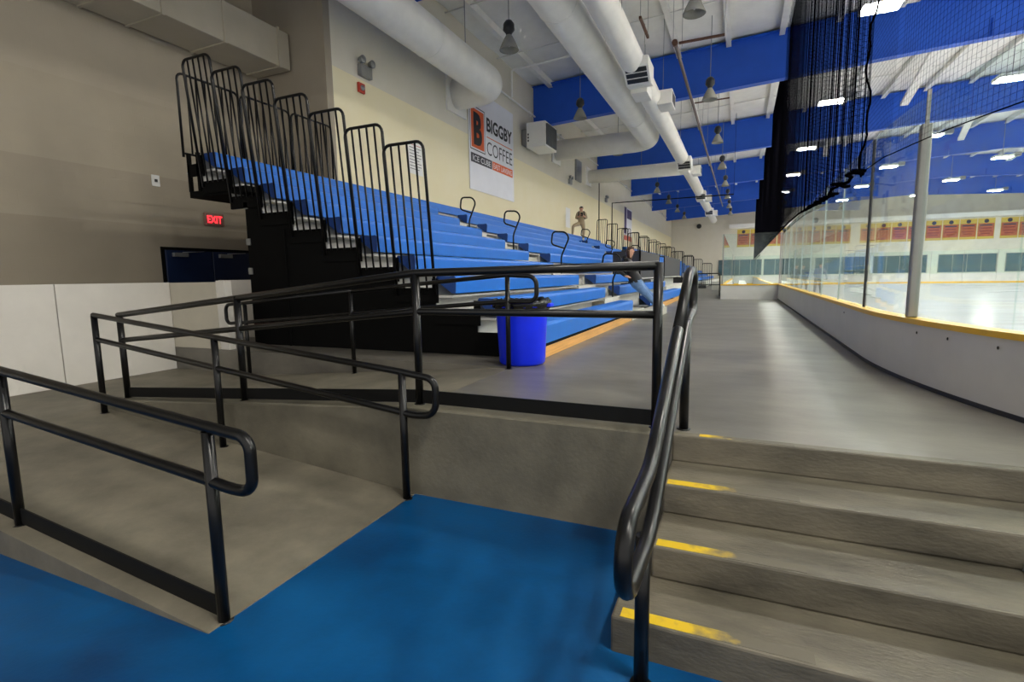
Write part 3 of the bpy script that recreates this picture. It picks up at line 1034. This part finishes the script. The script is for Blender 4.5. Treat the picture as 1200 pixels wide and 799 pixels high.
# ------------------------------------------------------------------ rink: ice, boards, glass
mb = MB().box(1.2, 30, -1.5, 65.6, -.36, -.30)
ice = struct(mb.build('floor_ice', ICE))
ice['label'] = 'white ice sheet of the rink'

db = thing('dasher_boards', 'white rink boards with yellow cap and clear glass beside the walkway', 'rink boards', (1.3, 12, 0))
# plan line of panels: curved corner then straight
ang = [math.radians(a) for a in (75, 62, 49, 37, 26, 16.6, 8.1)]
cpt = [(9.8 - 8.5 * math.cos(a), 7 - 8.5 * math.sin(a)) for a in ang] + [(1.3, 7.35)]
spt = [(1.3, 7.35 + 1.8187 * k) for k in range(1, 9)]
line = cpt + spt


def seg_arc(p, q, n=6):
    """points between two stations following the curve (or straight)"""
    if q[1] <= 7.36 and p[1] < 6.99:
        a0, a1 = math.asin((7 - p[1]) / 8.5), math.asin((7 - min(q[1], 7)) / 8.5)
        pts = [(9.8 - 8.5 * math.cos(a0 + (a1 - a0) * k / n), 7 - 8.5 * math.sin(a0 + (a1 - a0) * k / n)) for k in range(n + 1)]
        if q[1] > 7:
            pts.append(q)
        return pts
    return [p, q]


def wall_strip(pts, t0, t1, z0, z1):
    """vertical wall following plan points, offset t0..t1 to the rink side"""
    b = MB()
    n = len(pts)
    vs = []
    for i, p in enumerate(pts):
        a, c = pts[max(0, i - 1)], pts[min(n - 1, i + 1)]
        d = Vector((c[0] - a[0], c[1] - a[1])).normalized()
        nn = Vector((d.y, -d.x))
        for t in (t0, t1):
            for zz in (z0, z1):
                vs.append((p[0] + nn.x * t, p[1] + nn.y * t, zz))
    fs = []
    for i in range(n - 1):
        o, k = i * 4, (i + 1) * 4
        fs += [(o, k, k + 1, o + 1), (o + 2, o + 3, k + 3, k + 2), (o + 1, k + 1, k + 3, o + 3), (o, o + 2, k + 2, k)]
    fs += [(0, 1, 3, 2), ((n - 1) * 4, (n - 1) * 4 + 2, (n - 1) * 4 + 3, (n - 1) * 4 + 1)]
    return b.add(vs, fs)


CAPZ = .575
GT = 2.5
for k in range(len(line) - 1):
    p, q = line[k], line[k + 1]
    pts = seg_arc(p, q)
    wall_strip(pts, 0, .1, -.3, .53).build('board_panel', BOARD, db)
    wall_strip(pts, -.02, .13, .53, CAPZ).build('cap_rail', YELLOW, db)
    wall_strip(pts, -.006, .0, .0, .035).build('kick_strip', FASCIA, db)
    wall_strip(pts, .055, .067, CAPZ, GT).build('glass_pane', GLASS, db)
    if k not in (5, 7):
        px, py = p
        MB().box(px + .052, px + .07, py - .004, py + .004, CAPZ, GT).build('glass_joint', mat('clear_seal', (176, 192, 190), .3), db)
    for s in range(3):
        f = (s + .5) / 3
        i_ = min(len(pts) - 1, int(f * len(pts)))
# stout post and thin upright
pp = (9.8 - 8.5 * math.cos(math.radians(8.1)), 7 - 8.5 * math.sin(math.radians(8.1)))
MB().box(pp[0] + .02, pp[0] + .10, pp[1] - .045, pp[1] + .045, CAPZ, 2.27).build('glass_post', ALU, db, bevel=.012)
MB().box(pp[0] + .05, pp[0] + .078, pp[1] - .012, pp[1] + .012, 2.27, GT + .06).build('glass_joint', ALU, db)
MB().box(1.345, 1.375, 7.335, 7.365, CAPZ, GT).build('glass_post', FASCIA, db, bevel=.006)
bolt = MB().lathe([(.012, -.004), (.012, .0), (0, .004)], (0, 0, 0), 8, 'x').build('bolt', FASCIA, db)
bolt.location = (1.298, 8.2, .45)
for k, a in enumerate((10, 13, 16.5, 20, 24)):
    o = link('bolt', bolt.data)
    o.parent = db
    o.matrix_parent_inverse = bolt.matrix_parent_inverse.copy()
    o.location = (9.8 - 8.505 * math.cos(math.radians(a)), 7 - 8.505 * math.sin(math.radians(a)), .46)

# players box that narrows the walkway
pb = thing('players_box', 'white players box wall with glass at the end of the boards', 'rink boards', (.3, 21.9, 0))
for x0, x1 in ((-.7, .3), (.3, 1.3)):
    MB().box(x0, x1, 21.9, 22.0, .002, .53).build('board_panel', BOARD, pb)
    MB().box(x0, x1, 21.945, 21.957, CAPZ, GT).build('glass_pane', GLASS, pb)
MB().box(-.72, 1.3, 21.88, 22.02, .53, CAPZ).build('cap_rail', YELLOW, pb)
for k in range(8):
    y = 22.0 + 3 * k
    MB().box(-.7, -.6, y, y + 3, .002, .53).build('board_panel', BOARD, pb)
    MB().box(-.72, -.58, y, y + 3, .53, CAPZ).build('cap_rail', YELLOW, pb)
    MB().box(-.656, -.644, y + .01, y + 2.99, CAPZ, GT).build('glass_pane', GLASS, pb)
    MB().box(1.3, 1.4, y, y + 3, -.3, .45).build('board_panel', BOARD, pb)
    MB().box(1.28, 1.42, y, y + 3, .45, .50).build('cap_rail', YELLOW, pb)
for x, y in ((-.65, 21.95), (1.33, 21.95), (-.65, 46)):
    MB().box(x - .02, x + .02, y - .02, y + .02, CAPZ, GT).build('glass_post', ALU, pb)
MB().box(-.1, .3, 24, 45, .002, .42).build('bench', WHITEM, pb)
MB().box(-1.6, -.7, 34, 34.1, .002, .5).build('return_panel', BOARD, pb)
hr = thing('barrier_rail', 'small distant black rail at the players box corner', 'handrail', (-.9, 26, 0))
MB().tube(fillet([(-.85, 25, .0), (-.85, 25, 1.0), (-1.9, 25, 1.0), (-1.9, 25, 0)], .06), .025, 8).build('rail_pipe', BLACKP, hr)
MB().tube([(-.85, 25, .5), (-1.9, 25, .5)], .02, 8).build('mid_rail', BLACKP, hr)

# far boards
fbd = thing('dasher_boards', 'far end rink boards with yellow kick stripe below the windows', 'rink boards', (14, 65.3, -.3))
for k in range(12):
    x = -.7 + k * 2.6
    MB().box(x, x + 2.58, 65.2, 65.3, -.3, .6).build('board_panel', BOARD, fbd)
    MB().box(x, x + 2.6, 65.19, 65.2, -.3, -.16).build('kick_strip', YELLOW, fbd)
    MB().box(x, x + 2.56, 65.24, 65.252, .6, 2.9).build('glass_pane', GLASS, fbd)
    MB().box(x - .015, x + .015, 65.22, 65.26, .6, 2.9).build('glass_joint', ALU, fbd)
MB().box(-.7, 30.5, 65.18, 65.32, .6, .64).build('cap_rail', BOARD, fbd)
for k in range(6):
    y = 46 + 3.2 * k
    MB().box(1.3, 1.4, y, y + 3.2, -.3, .53).build('board_panel', BOARD, fbd)
    MB().box(1.28, 1.42, y, y + 3.2, .53, .575).build('cap_rail', YELLOW, fbd)
    MB().box(1.345, 1.357, y, y + 3.18, .575, GT).build('glass_pane', GLASS, fbd)

# net: taut mesh near, pleated and gathered further along
net = thing('protective_net', 'black protective netting hanging from roof above the rink glass', 'net', (1.27, 12, 2.3))


def strings_v(ylist, xf, zb, r, b, zt=None):
    for y in ylist:
        x = xf(y)
        z0, z1 = zb(y), (roof(x) - .02)
        b.add([(x + r * math.cos(a), y + r * math.sin(a), z) for z in (z0, z1) for a in (0, 2.1, 4.2)], [(0, 1, 4, 3), (1, 2, 5, 4), (2, 0, 3, 5)])


def string_h(pts, r, b):
    n = len(pts)
    vs = [(p[0] + r * math.cos(a), p[1], p[2] + r * math.sin(a)) for p in pts for a in (0, 2.1, 4.2)]
    fs = []
    for i in range(n - 1):
        for k in range(3):
            l = (k + 1) % 3
            fs.append((i * 3 + k, i * 3 + l, i * 3 + 3 + l, i * 3 + 3 + k))
    b.add(vs, fs)


def hem(y):
    if y < 7.4:
        return 2.05 + .03 * (y - 3.8)
    if y < 9.5:
        return 2.13 + .12 * abs(math.sin((y - 7.4) * 2.6)) + .02 * (y - 7.4)
    return min(2.2 + .045 * (y - 9.5), 2.5)


def netx(y):     # follows the boards a little inside the walkway side
    if y < 6.2:
        return 9.8 - 8.53 * math.cos(math.asin((7 - y) / 8.53))
    return 1.27


def pleat(y):
    if 7.4 < y < 15:
        f = min(1, (15 - y) / 3)
        return 1.27 + f * (.05 * math.sin(y * 19) + .03 * math.sin(y * 47 + 1))
    return 1.27


b = MB()
n_ = lambda a, c, s: [a + s * k for k in range(int((c - a) / s) + 1)]
strings_v(n_(2.2, 7.45, .05), netx, hem, .001, b)
for z in n_(2.05, 9.3, .05):
    pts = [(netx(y), y, z) for y in n_(2.2, 7.5, .35) if hem(y) <= z]
    if len(pts) > 1:
        string_h(pts, .001, b)
o = b.build('taut_mesh', NET, net)
o['kind'] = 'stuff'
b = MB()
strings_v(n_(7.4, 15, .045), pleat, hem, .0022, b)
for k in range(26):
    yk = 7.45 + .3 * k + random.uniform(-.14, .14)
    strings_v([yk + random.uniform(0, .06) for q in range(random.randint(2, 7))], pleat, hem, .0026, b)
strings_v(n_(7.6, 22, .05), lambda y: 1.2 + .03 * math.sin(y * 11), lambda y: hem(y) + .1, .0018, b)
strings_v(n_(15, 66, .07), pleat, hem, .0026, b)
for z in n_(2.2, 9.4, .07):
    pts = [(pleat(y), y, z) for y in n_(7.4, 15, .055) if hem(y) <= z]
    if len(pts) > 1:
        string_h(pts, .0018, b)
    pts = [(1.27, y, z) for y in (15, 66) if z > hem(y)]
    if len(pts) > 1:
        string_h(pts, .0026, b)
o = b.build('gathered_mesh', NET, net)
o['kind'] = 'stuff'
MB().tube([(netx(y), y, hem(y)) for y in n_(2.2, 7.4, .3)], .005, 5).build('hem_rope', NET, net)
MB().tube([(pleat(y), y, hem(y)) for y in n_(7.4, 15, .08)] + [(1.27, y, hem(y)) for y in n_(15, 66, 3)], .022, 6).build('hem_rope', NET, net)
MB().tube([(1.27 + .03 * math.sin(z * 5) + .02 * math.sin(z * 13), 7.42 + .04 * math.sin(z * 3), z) for z in n_(2.1, 9.3, .12)], .012, 5).build('side_rope', NET, net)

# ------------------------------------------------------------------ far end wall: windows, banners, soffit
wn = 1
for g, x0 in enumerate((-2.6, 2.5, 7.9, 13.55, 19.4, 25.0)):
    w = thing('window_%d' % wn, 'dark teal glazed window bay on the far end wall', None, (x0 + 2.4, YE, .75), kind='structure')
    wn += 1
    MB().box(x0, x0 + 4.85, YE - .04, YE - .001, .75, 2.62).build('pane_back', TEAL, w)
    for k in range(4):
        MB().box(x0 + .03 + k * 1.21, x0 + 1.18 + k * 1.21, YE - .05, YE - .041, .8, 2.57).build('pane', TEAL, w)
    for k in range(5):
        MB().box(x0 + k * 1.2125 - .03, x0 + k * 1.2125 + .03, YE - .09, YE - .04, .75, 2.62).build('mullion', ALU, w)
    for z in (.72, 2.6):
        MB().box(x0 - .03, x0 + 4.88, YE - .09, YE - .04, z, z + .05).build('window_frame', ALU, w)
tr = struct(MB().box(-1.5, 33, YE - 1.0, YE - .02, 6.4, 6.85).build('trim_1', mat('soffit_white', (244, 243, 238), .6)))
BANN = mat('champion_banner', (178, 96, 62), .7, 0, .25, 2)
BANY = mat('champion_yellow', (206, 180, 78), .7)
EMB = mat('emblem_navy', (60, 60, 84), .7)
INKB = mat('banner_red_print', (150, 66, 50), .7)
words = ['leftmost', 'second from the left', 'third from the left', 'fourth from the left', 'fifth from the left', 'sixth from the left', 'seventh from the left', 'eighth from the left', 'ninth from the left', 'tenth from the left', 'eleventh from the left', 'twelfth from the left', 'thirteenth from the left', 'fourteenth from the left', 'fifteenth from the left', 'sixteenth from the left', 'seventeenth from the left', 'eighteenth from the left', 'nineteenth from the left', 'twentieth from the left']
k = 0
for g, x0 in enumerate((-.6, 5.4, 12.1, 18.05, 24.3)):
    for j in range(4):
        x = x0 + j * 1.46
        bb = thing('championship_banner', words[k] + ' red and yellow banner on the far end wall', 'banner', (x + .7, YE, 4.2), 'banners on the far end wall')
        k += 1
        y = YE - .03
        MB().box(x + .03, x + 1.43, y, y + .012, 4.15, 6.25).build('cloth', BANN, bb)
        MB().box(x + .03, x + 1.43, y - .004, y, 5.75, 6.25).build('top_band', BANY, bb)
        MB().box(x + .03, x + 1.43, y - .004, y, 4.15, 4.4).build('bottom_band', BANY, bb)
        MB().lathe([(0, -.003), (.2, -.003), (.2, 0)], (x + .73, y - .005, 5.98), 14, 'y').build('emblem', EMB, bb)
        for q, (zz, ww) in enumerate(((5.55, .5), (5.25, .45), (4.95, .5), (4.7, .35))):
            MB().box(x + .73 - ww, x + .73 + ww, y - .004, y, zz - .06, zz + .06).build('print_line', INKB if q != 0 else EMB, bb)
        for xx in (x + .03, x + 1.38):
            MB().box(xx, xx + .05, y - .004, y, 4.4, 5.75).build('side_band', BANY, bb)
fl_ = thing('wall_fan_light', 'small dark fixture on the upper far end wall', 'fixture', (-6, YE, 6.8))
MB().lathe([(0, -.3), (.25, -.28), (.3, -.05), (.2, 0)], (-5.0, YE - .02, 6.9), 14, 'y').build('housing', DARKL, fl_)


# ------------------------------------------------------------------ people
def skin_body(name, joints, edges, parent, mats_fn, mats, bulk=1.22):
    me = bpy.data.meshes.new(name)
    ks = list(joints)
    me.from_pydata([joints[k][0] for k in ks], [(ks.index(a), ks.index(b_)) for a, b_ in edges], [])
    o = bpy.data.objects.new('tmp', me)
    COL.objects.link(o)
    o.modifiers.new('s', 'SKIN').use_smooth_shade = True
    sd = me.skin_vertices[0].data
    for i, k in enumerate(ks):
        r = joints[k][1]
        f_ = 1.0 if k in ('head', 'crown', 'neck') or k[1:2] == 'f' or k[1:] == 'ha' else bulk
        sd[i].radius = (r[0] * f_, r[1] * f_) if isinstance(r, tuple) else (r * f_, r * f_)
    sd[ks.index('pelvis')].use_root = True
    ss = o.modifiers.new('u', 'SUBSURF')
    ss.levels = ss.render_levels = 2
    dg = bpy.context.evaluated_depsgraph_get()
    dg.update()
    m2 = bpy.data.meshes.new_from_object(o.evaluated_get(dg))
    bpy.data.objects.remove(o)
    m2.materials.clear()
    for m in mats:
        m2.materials.append(m)
    for p in m2.polygons:
        p.material_index = mats_fn(p.center)
        p.use_smooth = True
    q = link(name, m2, parent)
    return q


EDG = [('pelvis', 'belly'), ('belly', 'chest'), ('chest', 'neck'), ('neck', 'head'), ('head', 'crown')]
for s_ in 'lr':
    EDG += [('chest', s_ + 'sh'), (s_ + 'sh', s_ + 'el'), (s_ + 'el', s_ + 'wr'), (s_ + 'wr', s_ + 'ha'), ('pelvis', s_ + 'hip'), (s_ + 'hip', s_ + 'kn'), (s_ + 'kn', s_ + 'an'), (s_ + 'an', s_ + 'to')]
    for f_ in range(5):
        EDG += [(s_ + 'ha', s_ + 'f%d' % f_)]


def fingers(J, s, hand, dirn, side):
    d, n = Vector(dirn).normalized(), Vector(side).normalized()
    h_ = Vector(hand)
    for f_ in range(5):
        off = (f_ - 1.5) * .02 if f_ < 4 else -.05
        ln = (.075, .085, .08, .065)[f_] if f_ < 4 else .035
        J[s + 'f%d' % f_] = (tuple(h_ + d * ln + n * off), .009)


def face(parent, head, look, hairm, r=.1, skinm=None, long=False):
    """hair shell, nose, eyes, mouth and ears set on the head"""
    hd, lk = Vector(head), Vector(look).normalized()
    sd_ = lk.cross(Vector((0, 0, 1))).normalized()
    up_ = sd_.cross(lk)
    b = MB()
    n, m = 14, 9
    vs, fs = [], []
    for j in range(m + 1):
        th = PI * (j / m) * .98
        for k in range(n):
            a = 2 * PI * k / n
            q = Vector((math.sin(th) * math.cos(a), math.sin(th) * math.sin(a), math.cos(th)))
            front = q.x > (.3 if long else .1) and q.z < .5
            rr = r * (1.12 if not front else .4)
            zz = q.z
            if long and not front and q.z < 0:
                rr *= 1.05
                zz = q.z * 1.9
            elif not long and q.z < -.35:
                rr *= .85
            vs.append(hd + (lk * q.x + sd_ * q.y) * rr + up_ * zz * r * 1.2)
    for j in range(m):
        for k in range(n):
            l = (k + 1) % n
            fs.append((j * n + k, j * n + l, (j + 1) * n + l, (j + 1) * n + k))
    b.add(vs, fs, True).build('hair', hairm, parent)
    b = MB()
    c = hd + lk * r * .98
    b.add([c + up_ * .03, c + sd_ * .014 - up_ * .02, c - sd_ * .014 - up_ * .02, c + lk * .025 - up_ * .015], [(0, 1, 3), (0, 3, 2), (1, 2, 3)])
    b.build('nose', SKIN, parent)
    for s in (-1, 1):
        e = hd + lk * r * .93 + sd_ * s * .035 + up_ * .02
        MB().lathe([(0, -.008), (.01, 0), (0, .008)], tuple(e), 8).build('eye', HAIRB, parent)
        e = hd + sd_ * s * r * .95
        MB().lathe([(0, -.03), (.014, -.01), (.016, .012), (0, .03)], tuple(e), 8).build('ear', SKIN, parent)
    e = hd + lk * r * .95 - up_ * .045
    MB().box(e.x - .02, e.x + .012, e.y - .02, e.y + .02, e.z - .006, e.z + .006).build('mouth', mat('lips', (150, 84, 76), .5), parent)


# person leaning back against the aisle rail
pe = thing('person', 'person with long brown hair in black jacket and jeans leaning back', 'person', (-1.85, 13.2, .17))
J = {}
yc = 13.2
J['pelvis'] = ((-2.38, yc, .78), (.135, .15))
J['belly'] = ((-2.47, yc, .96), (.125, .14))
J['chest'] = ((-2.58, yc, 1.22), (.14, .16))
J['neck'] = ((-2.60, yc, 1.41), .055)
J['head'] = ((-2.545, yc, 1.56), .1)
J['crown'] = ((-2.55, yc, 1.67), .09)
for s, sg in (('l', 1), ('r', -1)):
    J[s + 'sh'] = ((-2.59, yc + sg * .18, 1.31), .065)
    J[s + 'el'] = ((-2.80, yc + sg * .24, 1.12), .05)
    J[s + 'wr'] = ((-2.62, yc + sg * .25, .98), .035)
    J[s + 'ha'] = ((-2.55, yc + sg * .25, .95), .035)
    fingers(J, s, J[s + 'ha'][0], (1, 0, -.4), (0, 1, 0))
    J[s + 'hip'] = ((-2.34, yc + sg * .09, .74), .1)
    J[s + 'kn'] = ((-2.06 + sg * .02, yc + sg * .1, .47), .068)
    J[s + 'an'] = ((-1.84 + sg * .03, yc + sg * .11, .235), .045)
    J[s + 'to'] = ((-1.73 + sg * .03, yc + sg * .12, .2), .04)


def lean_m(c):
    if c.z > 1.43 and c.x > -2.75:
        return 0
    if c.x > -1.86:
        return 3
    if c.z > .86 or (c.z > .8 and c.x < -2.35):
        return 0 if (abs(c.y - yc) > .2 and c.z < .985 and c.x > -2.63) else 1
    return 2


bd = skin_body('body', J, EDG, pe, lean_m, [SKIN, JACKET, JEANS, SHOE])
face(pe, (-2.55, yc, 1.59), (1, -.3, 0), HAIR, .1, long=True)
MB().tube([(-2.63, yc - .15, 1.36), (-2.68, yc - .1, 1.42), (-2.72, yc, 1.4), (-2.68, yc + .1, 1.42), (-2.63, yc + .15, 1.36)], .05, 8).build('hood', JACKET, pe)

# person standing high in the seats, one foot up, looking at a phone
xs_, y0_, z0_ = -7.45, 25.75, dk(9) + .25
pe = thing('person', 'person in tan clothes standing high in the seats with knee raised', 'person', (xs_, y0_, z0_))
MB().box(-7.9, -7.2, 25.45, 26.1, dk(9), dk(9) + .25).build('foot_block', SEAT, bl)
fv, sv = Vector((.35, -.94, 0)).normalized(), Vector((.94, .35, 0)).normalized()


def PP(lat, f, z):
    q = Vector((xs_, y0_, z0_ + z)) + sv * lat + fv * f
    return (q.x, q.y, q.z)


J = {'pelvis': (PP(0, 0, .88), (.14, .12)), 'belly': (PP(0, 0, 1.05), (.13, .11)), 'chest': (PP(0, .02, 1.28), (.16, .125)),
     'neck': (PP(0, .04, 1.46), .055), 'head': (PP(0, .06, 1.57), .1), 'crown': (PP(0, .06, 1.67), .09)}
for s, sg in (('l', -1), ('r', 1)):
    J[s + 'sh'] = (PP(sg * .19, .02, 1.38), .06)
    J[s + 'el'] = (PP(sg * .27, .06, 1.1), .048)
    J[s + 'wr'] = (PP(sg * .1, .26, 1.2), .033)
    J[s + 'ha'] = (PP(sg * .06, .31, 1.23), .033)
    fingers(J, s, J[s + 'ha'][0], fv * .6 - sv * sg * .5 + Vector((0, 0, .4)), (0, 0, 1))
    J[s + 'hip'] = (PP(sg * .1, 0, .85), .1)
J['rkn'] = (PP(.12, .03, .46), .065)
J['ran'] = (PP(.1, 0, .09), .045)
J['rto'] = (PP(.12, .15, .045), .04)
J['lkn'] = (PP(-.42, .22, .74), .07)
J['lan'] = (PP(-.44, .12, .36), .047)
J['lto'] = (PP(-.46, .26, .31), .042)


def stand_m(c):
    h_ = c.z - z0_
    if h_ > 1.45:
        return 0
    if h_ > 1.12 and (c - Vector((xs_, y0_, c.z))).dot(fv) > .22:
        return 0
    if h_ > .95:
        return 1
    if h_ < .12:
        return 3
    return 2


skin_body('body', J, EDG, pe, stand_m, [SKIN, KHAKI, KHAKI, SHOE])
face(pe, PP(0, .07, 1.59), (.35, -.94, -.3), HAIRB, .095)
ph = Vector(PP(0, .36, 1.28))
MB().box(ph.x - .06, ph.x + .06, ph.y - .01, ph.y + .01, ph.z - .08, ph.z + .08).build('phone', DARKL, pe, bevel=.005)
for sg in (-1, 1):
    MB().tube([PP(sg * .12, .05, 1.46), PP(sg * .13, .17, 1.36), PP(sg * .15, .17, 1.2), PP(sg * .19, .02, 1.08)], .03, 6).build('backpack_strap', INK, pe)


# skaters far out on the ice
def skater(x, y, top, bottom, label, lean):
    z = -.3
    pe = thing('person', label, 'person', (x, y, z))
    J = {'pelvis': ((x, y, z + .9), (.15, .13)), 'belly': ((x + lean * .1, y, z + 1.08), (.15, .12)), 'chest': ((x + lean * .25, y, z + 1.32), (.18, .13)),
         'neck': ((x + lean * .32, y, z + 1.5), .055), 'head': ((x + lean * .36, y, z + 1.62), .09), 'crown': ((x + lean * .36, y, z + 1.72), .08)}
    for s, sg in (('l', -1), ('r', 1)):
        J[s + 'sh'] = ((x + lean * .25 + sg * .2, y, z + 1.42), .065)
        J[s + 'el'] = ((x + lean * .3 + sg * .28, y - .05, z + 1.16), .05)
        J[s + 'wr'] = ((x + lean * .4 + sg * .26, y - .2, z + .98), .035)
        J[s + 'ha'] = ((x + lean * .4 + sg * .25, y - .25, z + .94), .035)
        fingers(J, s, J[s + 'ha'][0], (0, -.4, -1), (1, 0, 0))
        J[s + 'hip'] = ((x + sg * .1, y, z + .87), .1)
        J[s + 'kn'] = ((x + sg * .13, y - .08, z + .5), .07)
        J[s + 'an'] = ((x + sg * .16, y, z + .12), .05)
        J[s + 'to'] = ((x + sg * .17, y - .16, z + .07), .04)
    skin_body('body', J, EDG, pe, lambda c: 0 if c.z - z > 1.5 else (1 if c.z - z > .92 else 2), [SKIN, top, bottom])
    face(pe, (x + lean * .36, y, z + 1.65), (0, -1, 0), HAIRB, .1)
    for sg in (-1, 1):
        MB().box(x + sg * .16 - .008, x + sg * .16 + .008, y - .2, y + .1, z, z + .06).build('skate_blade', ALU, pe)


skater(3.0, 36, NAVY, mat('dark_trousers', (38, 44, 60), .8), 'skater in dark blue closest to the boards, left of three', 0.2)
skater(3.75, 38.5, NAVY, mat('dark_trousers', (38, 44, 60), .8), 'middle of the three distant skaters in dark clothes', -.2)
skater(3.9, 33, mat('grey_top', (120, 124, 130), .8), mat('dark_trousers', (38, 44, 60), .8), 'skater with grey top, right of the three on the ice', .3)
